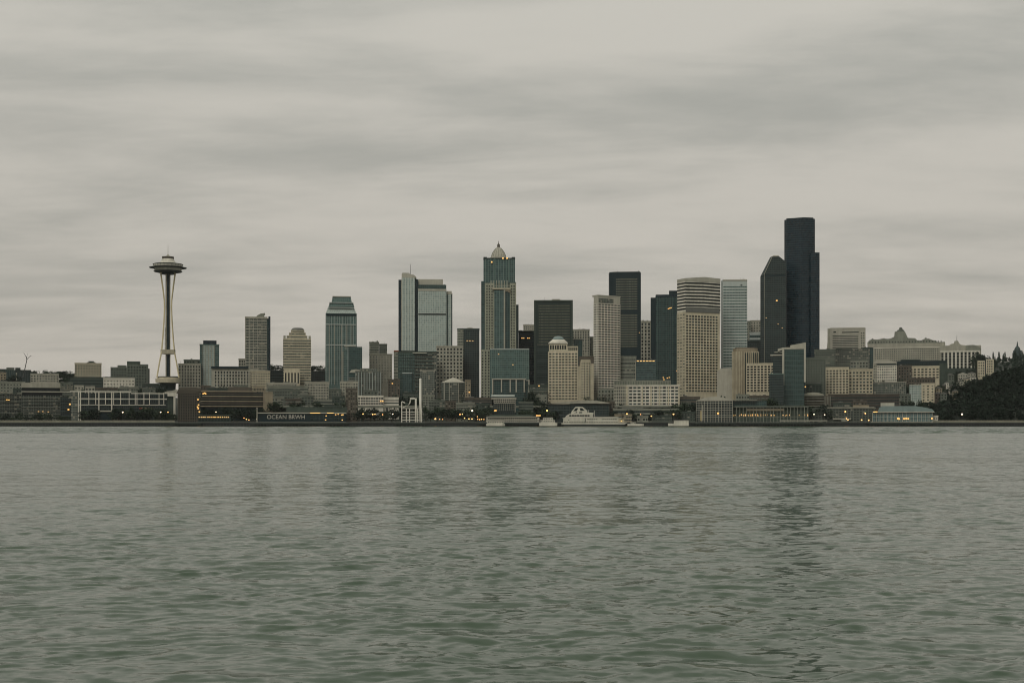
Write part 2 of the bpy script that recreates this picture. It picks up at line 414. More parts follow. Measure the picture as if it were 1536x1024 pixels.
    m = MB(); m.lathe([(px(256), z(384.7)), (px(254), z(383.4)), (px(252.7), z(381.6))], 16); m.bar((0, 0, z(382)), (0, 0, z(366.5)), .42*k, .2*k, 6); m.build('spire', 'stone', r)
observation_tower()

# ---- pale glass tower with an upright slab and a lower front block
b = Bld('glass_tower', 'broad pale glass tower with white roof slab, dark vertical slit and thin antenna', 597.5, 678, 436, 2450, 'tower', 46)
b.piece('side_bay', 'g_black', 597.8, 602.5, 419.5, 600, -3)
b.piece('curtain_wall', 'g_palev', 602.5, 622.5, 417, 526, 1.5)
b.piece('corner_strip', 'stone', 601.8, 602.9, 420, 526, 2.2, 0)
b.outline('crown', 'rooflight', [(602.6, 417), (602.6, 411.4), (604, 409.4), (614, 409.6), (615, 411.6), (621, 412.4), (624.6, 415.6), (624.6, 417)], 1, 34)
b.piece('slit', 'blackwall', 622.5, 627, 419, 600, -2, 30)
b.piece('roof', 'rooflight', 624.4, 664.5, 418, 428, -7, 40)
b.piece('upper_storey', 'g_deep', 625, 669.5, 426.6, 440, -4, 38)
b.piece('curtain_wall', 'g_pale', 627, 669.6, 434.2, 527, 3)
b.piece('parapet', 'rooflight', 626.9, 669.7, 433.4, 436.5, 3.4, 4)
b.piece('plant_band', 'win_black', 627.6, 669, 470.4, 472.4, 3.3, 0)
b.piece('curtain_wall', 'g_pale', 671.6, 677, 441, 600, -2, 40)
b.piece('side_bay', 'g_deep', 669.6, 671.7, 442, 600, -1, 40)
b.piece('roof', 'rooflight', 670, 677.6, 436, 441.2, -2.4, 40)
b.piece('side_bay', 'g_black', 677, 678.6, 439, 600, -4, 40)
b.piece('wall', 'dim', 598, 678, 526, 640, -4)
m = b.mb('parapet', 'coppergreen')
for i in range(16): m.box(b.X(631 + i*2.3), b.X(632.6 + i*2.3), b.yf + 8, b.yf + 12, b.Z(427), b.Z(426 - random.random()*1.5))
b.mast(615.8, 394, 411, .45); b.done()

# ---- domed tower with glass bay
b = Bld('domed_tower', 'tall cream and green glass tower topped by a pale pointed dome', 722, 777.5, 385, 2400, 'tower', 44)
b.piece('shaft', 'g_tealv', 725.2, 772.6, 386.5, 425, -2)
m = MB()
zt = b.Z(386.5); xa, xb = b.X(725.2), b.X(772.6); m.box(xa - .3, xb + .3, b.yf + 1.6, -b.yf + .3, zt - 2.2, zt); m.box(xa, xa + 6, b.yf + 2, b.yf + 9, zt, zt + 1.6); m.box(xb - 6, xb, b.yf + 2, b.yf + 9, zt, zt + 1.6)
m.build('cornice', 'darkwall', b.root)
for xx in (736, 741, 759, 764): b.piece('mullion', 'coppergreen', xx, xx + .9, 387, 423, -1.2, 2.2)
b.piece('wall', 'g_deep', 722.6, 774.2, 423, 640, 0); b.piece('pier', 'celadon', 727.2, 741.4, 424.5, 640, .9, .1); b.piece('pier', 'celadon', 764.6, 774.2, 424.5, 640, .9, .1)
b.piece('side_bay', 'g_deep', 721.8, 726.4, 421.5, 640, -1.5, 40)
b.piece('side_bay', 'g_deep', 774, 778, 456, 640, -12, 40)
b.piece('upper_storey', 'g_teal', 735, 762, 420, 434, .6, 20)
for xx in range(736, 763, 4): b.piece('pilaster', 'stone', xx, xx + 1.2, 420.5, 434, 1.1, .1)
b.piece('curtain_wall', 'g_tealv', 741.5, 755.6, 436, 640, 4.5, 6)
b.piece('curtain_wall', 'g_deep', 757.6, 764.8, 436, 640, 2, 6)
b.piece('pilaster', 'stone', 755.5, 757.7, 433.4, 640, 5, .1)
b.piece('cornice', 'sand', 738.5, 765.5, 432.2, 434.6, 5, .1)
b.outline('gable', 'tan', [(755.5, 433.4), (765.4, 433.4), (765.4, 440), (761, 437), (757.6, 437.4), (755.5, 440)], 4.2, .1)
for j in range(23):
    for xx in (729.6, 733.2, 737.2, 766.6, 770.2): b.piece('window', 'win_black', xx, xx + 1.7, 428 + j*4.25, 430.3 + j*4.25, 1.05, -.8)
b.slabs('celadon', 4, 741.4, 764.6, 425, 433, .5, .9)
m = MB(); q = b.k; cz = b.Z; cx = b.X(747.8)
m.lathe([(12.4*q, cz(387)), (12.4*q, cz(384)), (11.2*q, cz(383.4)), (10.4*q, cz(380)), (8.6*q, cz(376)), (6.2*q, cz(372.4)), (3.6*q, cz(369.6)), (2.0*q, cz(368.4))], 16, cx, 0); dome = m.build('dome', 'rooflight', b.root)
m = MB(); m.lathe([(2.3*q, cz(368.6)), (1.9*q, cz(366)), (2.5*q, cz(365.6)), (1.6*q, cz(364)), (.4*q, cz(362.4)), (.3*q, cz(359))], 10, cx, 0); m.build('lantern', 'brownstone', dome)
m = MB()
for i in range(16):
    a = 2*PI*i/16; pts = [(12.0, 384), (11.3, 383.2), (10.6, 380), (8.8, 376), (6.4, 372.4), (3.8, 369.6)]
    for (r0, y0), (r1, y1) in zip(pts, pts[1:]): m.bar((cx + r0*q*math.cos(a), r0*q*math.sin(a), cz(y0)), (cx + r1*q*math.cos(a), r1*q*math.sin(a), cz(y1)), .28, n=4)
m.build('rib', 'concrete', dome)
b.lit((754.4, 387.2), (760.6, 387.2), (737.6, 393), w=2.4, h=2.6, o=.4); b.done()

# ---- tall black tower with lower shoulder
b = Bld('black_tower', 'tallest tower, black, with a lower shoulder on its right side', 1177, 1229, 326, 2480, 'tower', 50, base=None)
def facet(b, part, mat, x0, x1, yt, yb, bulge, o0, back, ch=3.):
    """shaft with a shallow angled front"""
    m = MB(); a, c = b.X(x0), b.X(x1); e = ch*b.k
    m.prism([(a, b.yf - o0 + e*1.3), (a + e, b.yf - o0), ((a + c)/2 + e, b.yf - o0 - bulge), (c - e*.4, b.yf - o0 + 1), (c, b.yf - o0 + e), (c, b.yf + back), (a, b.yf + back)], b.Z(yb), b.Z(yt))
    return m.build(part, mat, b.root)
facet(b, 'shaft', 'g_black', 1177, 1222, 329, 640, 7, 5, 46, 4)
facet(b, 'shoulder', 'g_black', 1214.5, 1228.6, 380.5, 640, 2, 12, 40, 1.5)
b.piece('slit', 'blackwall', 1210.6, 1214.6, 381, 640, 6, 30)
m = MB(); m.prism([(b.X(1180), b.yf + 4), (b.X(1205), b.yf - 3), (b.X(1219.5), b.yf + 4), (b.X(1219.5), -b.yf - 8), (b.X(1180), -b.yf - 8)], b.Z(329), b.Z(326.4)); m.build('roof', 'blackwall', b.root)
m = b.mb('roof', 'pole')
for xx, h in ((1183, 2.4), (1198, 4), (1200.5, 3.2), (1203, 2.4), (1218.5, 2.6)): m.box(b.X(xx), b.X(xx + 1.3), -2, 2, b.Z(326.5), b.Z(326.4 - h*.75))
b.lit((1190, 452), (1197, 497), mat='lit_dim', w=1.6, h=1.3, o=7.5); b.done()

# ---- dark tower with sloping top
b = Bld('slope_top_tower', 'dark tower with sloping chamfered top beside the tallest black tower', 1140.5, 1178, 383.5, 2440, 'tower', 40)
b.outline('curtain_wall', 'g_dark', [(1146.5, 640), (1146.5, 411), (1158.6, 384.6), (1168.4, 384.6), (1178.5, 393), (1178.5, 640)], 0, 36)
m = MB(); sx = [(1140.8, 640, 6), (1140.8, 414.5, 6), (1154.5, 384.8, 6)]
m.add([(b.X(1140.8), b.yf + 7, b.Z(640)), (b.X(1146.6), b.yf - .2, b.Z(640)), (b.X(1146.6), b.yf - .2, b.Z(410.8)), (b.X(1140.8), b.yf + 7, b.Z(413.6)), (b.X(1155.2), b.yf + 7, b.Z(385)), (b.X(1158.7), b.yf - .2, b.Z(384.2)),
       (b.X(1140.8), b.yf + 34, b.Z(640)), (b.X(1140.8), b.yf + 34, b.Z(413.6)), (b.X(1155.2), b.yf + 34, b.Z(385)), (b.X(1158.7), b.yf + 34, b.Z(384.2))],
      [(0,1,2,3), (3,2,5,4), (0,3,7,6), (3,4,8,7), (4,5,9,8)])
m.build('corner_bay', 'g_dark', b.root)
m = MB(); m.bar((b.X(1146.6), b.yf - .4, b.Z(600)), (b.X(1146.6), b.yf - .4, b.Z(411)), .5, n=4); m.bar((b.X(1146.6), b.yf - .4, b.Z(411)), (b.X(1158.6), b.yf - .4, b.Z(384.4)), .6, n=4); m.build('corner_strip', 'stone', b.root)
b.piece('roof', 'rooflight', 1159, 1168, 383.2, 384.8, .3, 10)
b.piece('plant_band', 'blackwall', 1147, 1178, 412, 415, .25, 0)
b.lit((1165, 451), mat='lit_room', w=3, h=2.2); b.lit((1149.5, 476.5), (1167, 486), (1173, 492), mat='lit_dim', w=1.5, h=1.3); b.done()

# ---- beige and white striped tower
b = Bld('striped_top_tower', 'broad cream tower with black and white striped upper floors', 1015.5, 1080, 414, 2240, 'tower', 30, a=32, side=12.5)
b.core('cream', yt=467); b.core('pale', 'upper_storey', yt=421, x0=1015.5 + 12.6, x1=1080.5, o0=.2, yb=467)
b.outline('parapet', 'rooflight', [(1028, 421), (1028, 416.8), (1057, 413.6), (1080.5, 415), (1080.5, 421)], .6)
zs, ze = b.Z(465), b.Z(421.4); n = 9
for i in range(n):
    z0 = zs + (ze - zs)*(i + .22)/n; z1 = zs + (ze - zs)*(i + .68)/n
    m = MB(); xa, xb = b.X(1028.2), b.X(1080); xm = b.X(1055)
    m.add([(xa - .25, b.yf - .55, z0), (xm, b.yf - .55, z0 + .8), (xb + .3, b.yf - .55, z0), (xa - .25, b.yf - .55, z1), (xm, b.yf - .55, z1 + .8), (xb + .3, b.yf - .55, z1),
           (xa - .25, b.yf + b.d, z0), (xb + .3, b.yf + b.d, z0), (xa - .25, b.yf + b.d, z1), (xb + .3, b.yf + b.d, z1)],
          [(0,1,4,3), (1,2,5,4), (6,0,3,8), (2,7,9,5), (3,4,5,9,8), (0,6,7,2,1)])
    m.build('ribbon_window', 'win_black', b.root)
b.piece('terrace', 'roofgrey', 1028.6, 1079, 460, 467.5, .9)
b.punch('cream', 11, 27, .7, .58, x0=1028.5, x1=1077, yt=471.5, yb=588, wins=DARKWIN)
b.punch('cream', 3, 27, .7, .34, yt=469, yb=594, face='L', wins=['win_blind', 'win_teal', 'win_blind'])
b.done()
# ---- pale blue tower
b = Bld('pale_blue_tower', 'slim pale blue tower of even window bands behind the cream striped tower', 1081.5, 1120.6, 419, 2330, 'tower', 30, a=8, side=3)
b.core('bluegrey'); b.ribbon('bluegrey', 'g_teal', 33, .46, yt=428, yb=568)
for xx in range(0, 9): b.piece('mullion', 'bluegrey', 1084.7 + xx*4.4, 1085.2 + xx*4.4, 430, 568, .32, .1)
b.piece('parapet', 'rooflight', 1084.3, 1120.4, 419, 421, .5, .1); b.piece('window', 'win_black', 1110.6, 1113.4, 426.8, 428.4, .55, -.2); b.clutter(2, 'rooflight', 1.5); b.done()

# ---- white grid tower
b = Bld('white_grid_tower', 'white tower of gridded black windows with curved left corner', 890.5, 930.6, 443, 2260, 'tower', 30, a=38, side=6.5)
b.core('rooflight')
b.punch('pale', 7, 36, .76, .56, x0=897, x1=930.4, yt=454.5, yb=588, wins=['win_black'])
b.punch('pale', 3, 36, .6, .56, yt=454.5, yb=588, face='L', wins=['win_black', 'win_dark'])
b.piece('upper_storey', 'g_grey', 898, 920, 447, 454, .4, .1); b.parapet('rooflight'); b.piece('penthouse', 'rooflight', 898, 915, 441.6, 444, -4, 18); b.done()

# ---- dark tower, rounded corner, pale window bands
b = Bld('banded_dark_tower', 'dark tower with rounded left corner and pale window bands, behind the white grid tower', 913, 961.5, 407, 2420, 'tower', 40)
m = MB(); x0, x1 = b.X(913), b.X(961.2); rr = 9*b.k
m.prism([(x0 + rr - rr*math.cos(t), b.yf + rr - rr*math.sin(t)) for t in [i*PI/2/8 for i in range(9)]] + [(x1, b.yf), (x1, -b.yf), (x0, -b.yf)], 0, b.Z(409)); m.build('wall', 'blackwall', b.root)
m = MB(); m.prism([(x0 + 1 + rr - rr*math.cos(t), b.yf + 1 + rr - rr*math.sin(t)) for t in [i*PI/2/8 for i in range(9)]] + [(x1 - 1, b.yf + 1), (x1 - 1, -b.yf), (x0 + 1, -b.yf)], b.Z(409), b.Z(407.4)); m.build('roof', 'darkwall', b.root)
curtain('g_band', (.13, .135, .1), (.05, .06, .05), 1.9, 60., .2, .0, .5)
for y0, y1, n in ((418, 466, 13), (472, 522, 14)):
    for i in range(n):
        yy = y0 + (y1 - y0)*i/n; b.piece('ribbon_window', 'g_band', 924, 956, yy, yy + 1.75, .25, .05)
b.mast(926, 404.5, 407.6, .5); b.mast(957.5, 404, 407.6, .6); b.lit((959, 499), mat='lit_dim', w=1.5, h=1.5); b.done()

# ---- framed dark slab
b = Bld('framed_dark_slab', 'broad dark slab tower with heavy frame and dull tan window bands', 801, 859.2, 450, 2420, 'tower', 34)
b.core('darkwall'); b.piece('corner_pier', 'dim', 801.2, 803.4, 451, 640, .8, .1); b.piece('corner_pier', 'dim', 856.8, 859, 451, 640, .8, .1); b.piece('parapet', 'dim', 801.2, 859, 450, 452.4, .9, .1)
curtain('g_tan', (.11, .115, .08), (.035, .042, .036), 1.6, 60., .25, .0, .7)
for i in range(30):
    yy = 457.6 + i*4.15; b.piece('ribbon_window', 'g_tan' if i < 15 else 'g_dark', 808 if i < 14 else 806, 855, yy, yy + 1.6, .2, .05)
b.clutter(1, 'dim', 1.); b.piece('penthouse', 'stone', 828, 840, 447.8, 450.4, -8, 20); b.done()

# ---- stepped green glass tower left
b = Bld('green_glass_tower', 'green glass tower with stepped tapering crown, left of centre', 487.6, 535, 469, 2400, 'tower', 40)
def taper(b, part, mat, x0, x1, y0, X0, X1, y1, o=0, dd=34):
    m = MB(); a, c, e, f = b.X(x0), b.X(x1), b.X(X0), b.X(X1); s0, s1 = (e - a), (c - f)
    m.prism([(a, b.yf - o), (c, b.yf - o), (c, b.yf + dd), (a, b.yf + dd)], b.Z(y1), b.Z(y0), None) if False else m.prism([(e, b.yf - o), (f, b.yf - o), (f, b.yf + dd), (e, b.yf + dd)], b.Z(y1), b.Z(y0), [(a, b.yf - o + (a - e)), (c, b.yf - o + (a - e)), (c, b.yf + dd - (a - e)), (a, b.yf + dd - (a - e))])
    return m.build(part, mat, b.root)
taper(b, 'curtain_wall', 'g_teal', 488.6, 535, 470, 487.8, 535.4, 640)
taper(b, 'crown', 'g_pale', 492.4, 530.6, 460, 488.8, 534.6, 470)
taper(b, 'crown', 'g_teal', 494.6, 529.6, 453.6, 493, 531.4, 460)
taper(b, 'crown', 'g_teal', 499, 526, 444.4, 497.4, 527.6, 453.6, -2, 30)
b.piece('parapet', 'rooflight', 498.8, 526.2, 443.8, 445, -2.6, 26)
b.piece('cornice', 'bluegrey', 492, 531.4, 460.6, 461.8, .3, 1); b.piece('plant_band', 'blackwall', 490, 533.6, 470.6, 473.6, .3, 1)
for yy, oo in ((453.2, .6), (486, .5), (516.5, .5)): b.piece('cornice', 'bluegrey', 494 if yy < 460 else 489, 530 if yy < 460 else 534.4, yy, yy + 1.1, oo, 1)
for xx in (493.6, 501.2, 511.6, 519.8, 527.5): b.piece('mullion', 'rooflight', xx, xx + .7, 487, 577, .6, .1)
b.fins('bluegrey', 11, 489.5, 534, 474, 577, .5, .4, 'mullion')
b.done()
b = Bld('glass_annex', 'lower dark teal glass block leaning against the green glass tower', 516, 543.4, 519.5, 2368, 'tower', 26)
b.piece('curtain_wall', 'g_deep', 522, 543.2, 520, 640, 0); b.piece('curtain_wall', 'g_teal', 514.5, 522, 523.5, 640, -.8, 20); b.piece('roof', 'rooflight', 516.4, 533.8, 517.8, 519.4, -4, 14); b.piece('mullion', 'stone', 513.8, 515, 527, 590, .5, 3); b.piece('mullion', 'bluegrey', 521.6, 522.4, 521, 590, .4, .1); b.done()

# ---- cream banded tower with dome
b = Bld('banded_cream_tower', 'mid height tan banded tower with stepped shoulders and small dark dome', 425, 466.4, 508, 2400, 'tower', 32)
b.core('sand'); b.ribbon('sand', 'g_mix', 17, .46, 425, 466.2, 509, 577)
for xa, xb, yt, oo in ((430, 461, 503, 2), (433.6, 458.6, 498.5, 4), (436.4, 456.6, 494.6, 6)): b.piece('setback', 'sand', xa, xb, yt, 509, -oo, 32 - oo); b.piece('ribbon_window', 'g_mix', xa + 1, xb - 1, yt + 1.6, yt + 2.9, -oo + .2, oo + .3)
for xa in (425.4, 462.6): b.piece('turret', 'stone', xa, xa + 3.4, 503.4, 509, -1, 8)
m = MB(); m.lathe([(10*b.k, b.Z(495)), (9.2*b.k, b.Z(492.6)), (6.6*b.k, b.Z(490.8)), (1*b.k, b.Z(490.4))], 16, b.X(446.6), -b.yf*.1); m.build('dome', 'roofgrey', b.root); b.done()
P('columned_annex', 'small cream annex with tall narrow windows at the foot of the tan banded tower', 426.5, 449.5, 553, 2372, 'cream', 4.4, 18, 577, .45, .8, d=14, top=4, wins=DARKWIN, clut=0)

# ---- residential tower left with curved cap
b = Bld('balcony_tower', 'slim apartment tower of white slab edges with curved roof cap, right of the observation tower', 368, 405.6, 476, 2420, 'tower', 30)
b.core('g_grey', 'curtain_wall', x1=399.4); b.core('g_deep', 'curtain_wall', x0=399.4, x1=402.4, yt=477, o0=-2); b.core('g_black', 'side_bay', x0=402.4, x1=405.4, yt=474, o0=-3)
b.slabs('rooflight', 25, 367.8, 400, 477, 580, 1.1, 1.); b.fins('rooflight', 5, 368.4, 399, 476, 580, .7, 1.1, 'balcony_pier')
b.piece('parapet', 'stone', 367.8, 401, 475, 478, 1.2, 3)
b.outline('roof_cap', 'concrete', [(384, 475), (386, 472.6), (391, 469.8), (397.4, 468.9), (397.6, 471), (395.4, 472.6), (397, 475)], -4, 16); b.done()
P('pale_block', 'small pale block peeping out behind the slim balcony tower', 358, 369, 538.5, 2560, 'stone', 3.6, 4, 556, clut=0)
b = Bld('glass_tower', 'short slim glass tower with dark recessed top, beside the observation tower legs', 300, 328.4, 517, 2470, 'tower', 26)
b.core('g_pale', 'curtain_wall', x0=304.4, x1=321.6); b.core('g_teal', 'side_bay', x1=304.4, o0=-1.5); b.core('g_teal', 'side_bay', x0=321.6, o0=-1.5)
b.piece('crown', 'g_black', 305, 324.6, 510.4, 518, -4, 20); b.fins('stone', 4, 304.6, 321.4, 518, 580, .8, .6); b.parapet('coppergreen'); b.done()
P('cream_tower', 'short cream tower with rows of dark windows just right of the observation tower base', 268, 300.6, 546, 2450, 'stone', 3.9, 4.6, 590, .5, .6, wins=DARKWIN)
P('cream_tower', 'stepped upper block rising behind the short cream tower near the observation tower', 276, 300, 540, 2475, 'greystone', 3.9, 4, 548, clut=2)
b = Bld('long_block', 'long cream block with a flat dark overhanging roof below the slim balcony tower', 319, 386, 552.5, 2370, 'building', 26)
b.core('stone'); b.punch('stone', 15, 6, .5, .66, 322, 386, 556, 585, wins=DARKWIN); b.piece('roof', 'blackwall', 317.6, 372, 549.6, 552.6, 2.5, 24); b.clutter(5, 'greystone', 4); b.done()
P('pale_wing', 'pale wing with small windows at the foot of the slim balcony tower', 376, 405, 557, 2345, 'sand', 3.6, 3.9, 585, .5, .45)

# ---- cluster right of centre-left
P('concrete_tower', 'plain concrete tower with two unequal upper blocks, left of the broad pale glass tower', 554, 588.2, 531.5, 2500, 'stone', 4.2, 4.4, 575, .3, .5, wins=['win_teal', 'win_blind'], clut=0)
R('concrete_upper_block', 'taller left upper block on the plain concrete tower', 554, 568.4, 513.5, 2512, 'concrete', 'g_mix', 3.6, 534, .4, d=16)
R('concrete_upper_block', 'shorter right upper block on the plain concrete tower', 568.8, 580.6, 516.5, 2516, 'greystone', 'g_mix', 3.6, 534, .45, d=16, clut=1)
b = Bld('narrow_block', 'narrow grey block with rusty roof edge at the left foot of the pale glass tower', 590.6, 599, 527, 2440, 'building', 18); b.core('concrete'); b.ribbon('concrete', 'g_mix', 12, .45, yt=529, yb=585); b.piece('parapet', 'rust', 590.6, 598.4, 525.4, 527.4, .6, 3); b.done()
b = Bld('glass_podium', 'dark glass podium with curved balcony lines below the broad pale glass tower', 597, 656, 528, 2330, 'building', 30)
b.core('g_teal', 'curtain_wall', x1=622, yt=530, o0=1); b.core('g_mix', 'curtain_wall', x0=622, o0=-1); b.piece('setback', 'g_grey', 630, 652, 556, 640, 3, 0); b.piece('setback', 'g_deep', 604, 618, 560, 640, 6, 0); b.piece('parapet', 'stone', 629.6, 652.4, 555, 556.6, 3.4, .2); b.piece('parapet', 'bluegrey', 603.6, 618.4, 559, 560.4, 6.4, .2)
b.slabs('coppergreen', 14, 597, 650, 531, 600, .6, 2.2); b.piece('canopy', 'rooflight', 619, 640, 528.6, 530, 4, 3); b.fins('dim', 9, 597.4, 621, 530, 606, .6, 2.4); b.parapet('dim'); b.done()
P('gridded_block', 'cream gridded block between the pale glass tower and a dark tower', 654.6, 694, 519.5, 2380, 'stone', 5.2, 5.4, 590, .52, .55, wins=DARKWIN, clut=2)
b = Bld('dark_tower', 'narrow dark tower with pale ribbed left edge, left of the domed tower', 686, 719, 493.5, 2420, 'tower', 28)
b.core('g_dark', 'curtain_wall', x0=695.4); b.core('concrete', 'wall', x1=695.4, o0=-1); b.ribbon('concrete', 'g_mix', 26, .4, 686, 695.2, 494.4, 600); b.fins('dim', 6, 697, 718.6, 498, 600, .5, .5); b.parapet('dim'); b.piece('penthouse', 'stone', 701, 709, 491, 494, -6, 18); b.lit((701, 511), (705, 511), (709, 511), mat='lit_dim', w=3, h=1); b.done()
b = Bld('octagonal_block', 'low dark glass block with a shallow pale pyramid roof', 662, 698, 573, 2240, 'building', 30)
m = MB(); a0, c0 = b.X(662), b.X(698); ch = 9.; poly = [(a0, b.yf + ch), (a0 + ch*1.4, b.yf), (c0 - ch*1.4, b.yf), (c0, b.yf + ch), (c0, -b.yf), (a0, -b.yf)]
m.prism(poly, 0, b.zt); m.build('curtain_wall', 'g_mix', b.root)
m = MB(); cxm = (a0 + c0)/2; m.prism(poly, b.zt, b.Z(566), [(cxm + (x - cxm)*.12, y*.12) for x, y in poly]); m.build('roof', 'rooflight', b.root)
for xx in (666, 673.4, 687): b.piece('mullion', 'rooflight', xx, xx + .8, 574, 606, .5 if xx < 690 else -3, .3)
b.piece('sign_board', 'pale', 680, 686, 576, 576.8, .9, -.1); b.done()

# ---- podium in front of the domed tower
b = Bld('green_podium', 'wide green glass block at the foot of the domed tower', 735, 793.6, 523.5, 2330, 'building', 30)
b.core('g_teal', 'curtain_wall'); b.fins('coppergreen', 22, yb=580, wd=.35, out=.4); b.piece('parapet', 'bluegrey', 734.8, 793.8, 522.8, 524.2, .6, 3); b.lit((769.4, 547), (748, 531), mat='lit_dim', w=1.8, h=1.6); b.done()
P('cream_pier_block', 'narrow cream flank of the domed tower base standing left of the green glass block', 721.6, 735.4, 525, 2345, 'celadon', 4.4, 4.4, 597, .45, .55, wins=DARKWIN, clut=0)
b = Bld('columned_glass_hall', 'green glass hall framed by tall white columns below the domed tower', 738, 794.4, 568, 2300, 'building', 24)
b.core('g_deep', 'curtain_wall', x1=788); b.core('g_deep', 'side_bay', x0=788, yt=570, o0=-3)
b.piece('cornice', 'rooflight', 737.8, 789, 567.6, 569.2, 2.2, 2); b.piece('cornice', 'rooflight', 789, 794.6, 569.6, 571, -2, 5)
for xx in (738.2, 751.4, 764.4, 773.4, 785.4): b.piece('column', 'rooflight', xx, xx + 1.7, 569.2, 588 if xx != 738.2 else 594, 2, .1)
b.piece('column', 'rooflight', 792.6, 794.2, 571, 592, -1.6, 4); b.done()

# ---- centre right
R('dark_block', 'dark block with one row of lit windows, left of the framed dark slab', 778, 801.6, 497, 2500, 'darkwall', 'g_black', 4.2, 590, .5, lit=[(783, 507), (785.6, 507), (791.6, 507), (794, 507)])
P('pale_rooftop_block', 'pale rooftop showing above the dark block with lit windows', 785, 801, 487.5, 2680, 'stone', 3, 3, 498, .5, .4, clut=2)
P('beige_tower', 'distant beige tower right of the framed dark slab', 858, 884.4, 494.5, 2600, 'stone', 3.6, 4, 545, .45, .6, clut=2)
P('beige_tower', 'lower beige tower tucked between the beige tower and the white grid tower', 884, 891.6, 505.5, 2620, 'concrete', 3.6, 4, 545, .45, .6, clut=0)
G('teal_rooftop_block', 'small teal glass rooftop block right of the framed dark slab', 860, 873.6, 509, 2440, 'g_deep', yb=545)
b = Bld('domed_cream_block', 'cream gridded block with a rounded grey dome over its left corner', 822, 867, 527, 2240, 'building', 30)
b.core('cream'); b.punch('cream', 9, 17, .62, .5, 823, 866.6, 528.6, 600, wins=DARKWIN)
b.core('cream', 'upper_storey', yt=515, x0=823.4, x1=851, o0=-.8, o1=24); b.core('cream', 'upper_storey', yt=519, x0=851, x1=867, o0=-2, o1=24)
for i in range(7): b.piece('window', 'win_dark', 825 + i*3.6, 827.4 + i*3.6, 517.6, 524, -.7, 1)
for i in range(5): b.piece('window', 'win_dark', 852.6 + i*2.9, 854.4 + i*2.9, 520.8, 525.6, -1.9, 2.2)
b.piece('cornice', 'pale', 822.6, 851.8, 513.6, 515.2, .4, 25)
m = MB(); m.lathe([(13.8*b.k, b.Z(513.7)), (13.2*b.k, b.Z(511.6)), (8.6*b.k, b.Z(508.2)), (8*b.k, b.Z(507.8))], 24, b.X(837.4), 0); m.build('dome_base', 'pale', b.root)
m = MB(); m.lathe([(9*b.k, b.Z(509.4)), (8.2*b.k, b.Z(506.6)), (5.6*b.k, b.Z(504.2)), (2*b.k, b.Z(503.2))], 24, b.X(837.4), -1); m.build('dome', 'roofblue', b.root); b.done()
b = Bld('curved_cream_block', 'cream block with rounded front bay beside the domed cream block', 866.4, 891, 534, 2215, 'building', 24)
b.core('brownstone', 'wall', yt=534, x0=868, o0=-3); m = MB(); xa, xb = b.X(870.5), b.X(886.6); cx0 = (xa + xb)/2; hw = (xb - xa)/2
arc = lambda f: [(cx0 - hw*f*math.cos(t), b.yf - 3.5*f*math.sin(t)) for t in [i*PI/10 for i in range(11)]]
m.prism(arc(1) + [(xb, b.yf + 8), (xa, b.yf + 8)], 0, b.Z(541.6)); m.prism(arc(.9) + [(xb - 2, b.yf + 8), (xa + 2, b.yf + 8)], b.Z(541.6), b.Z(539.4)); m.build('bay', 'sand', b.root)
b.core('sand', 'wall', x0=866.6, x1=870.8, yt=549, o0=.4); b.core('sand', 'wall', x0=886.4, x1=890.6, yt=545, o0=.2)
for j in range(14):
    for i in (1, 2, 4, 5):
        t = (i + .5 + (.4 if i < 3 else -.4))*PI/7; z0 = b.Z(597 - j*3.9); c = Vector((cx0 - hw*math.cos(t), b.yf - 3.5*math.sin(t), z0))
        m = MB(); m.box(c.x - .95, c.x + .95, c.y - .14, c.y + .8, z0, z0 + 2.2); m.build('window', random.choice(DARKWIN), b.root)
b.done()
P('arched_cream_block', 'small cream block with arched roofline at the foot of the white grid tower', 897, 921, 583, 2170, 'concrete', 5, 5, 600, .45, .5, clut=1)
P('white_rib_tower', 'slim pale ribbed tower squeezed between two dark towers', 961, 976, 482, 2600, 'stone', 4.6, 5, 540, .5, .66, wins=DARKWIN, clut=3)
b = Bld('dark_glass_tower', 'dark blue glass tower with black left corner, left of the cream striped tower', 976, 1016.6, 443, 2400, 'tower', 36)
b.core('g_blue' if False else 'g_deep', 'curtain_wall', x0=983.4); b.core('blackwall', 'side_bay', x1=983.4, yt=446, o0=-2)
b.piece('penthouse', 'blackwall', 1003.6, 1016, 435.6, 444, -5, 28); b.fins('blackwall', 7, 983.6, 1016, 444, 590, .9, .7, 'mullion'); b.piece('roof', 'g_black', 983.6, 1016, 441.8, 445, .4, 34)
b.lit((1002.6, 463), (1004.6, 462.4), (1006.6, 461.6), (995, 566), (996, 569), (1001, 567), (1004, 566), (1015, 556), w=2.2, h=1.3); b.done()
R('banded_block', 'low grey banded block right of the white grid tower', 930, 954.4, 535, 2300, 'concrete', 'g_mix', 5.2, 585, .52)
b = G('blue_glass_block', 'blue glass block with a golden light line along its roof edge', 953.4, 984, 540, 2290, 'g_blue', fin=False); b.piece('edge_strip', 'stone', 953, 953.9, 540, 590, .6, .1)
for i in range(6): b.piece('lit_window', 'lit_room', 955.2 + i*4.7, 958.4 + i*4.7, 540.8, 541.9, .3, .02)
b.done()
b = Bld('long_cream_block', 'long low cream block with broad window bays and pale piers, on the waterfront', 920.8, 1019.6, 570, 2140, 'building', 30)
b.core('stone', yt=578); b.core('concrete', 'upper_storey', yt=570, x1=1006, o0=-4); b.fins('greystone', 24, 921.4, 1005, 571, 578, .8, 0., 'mullion') if False else None
m = b.mb('upper_storey', 'greystone')
for i in range(22): m.box(b.X(923 + i*3.8), b.X(924.6 + i*3.8), b.yf + 3.6, b.yf + 4.1, b.Z(577), b.Z(571.6))
b.punch('stone', 6, 7, .5, .56, 921, 941, 579, 613, wins=DARKWIN)
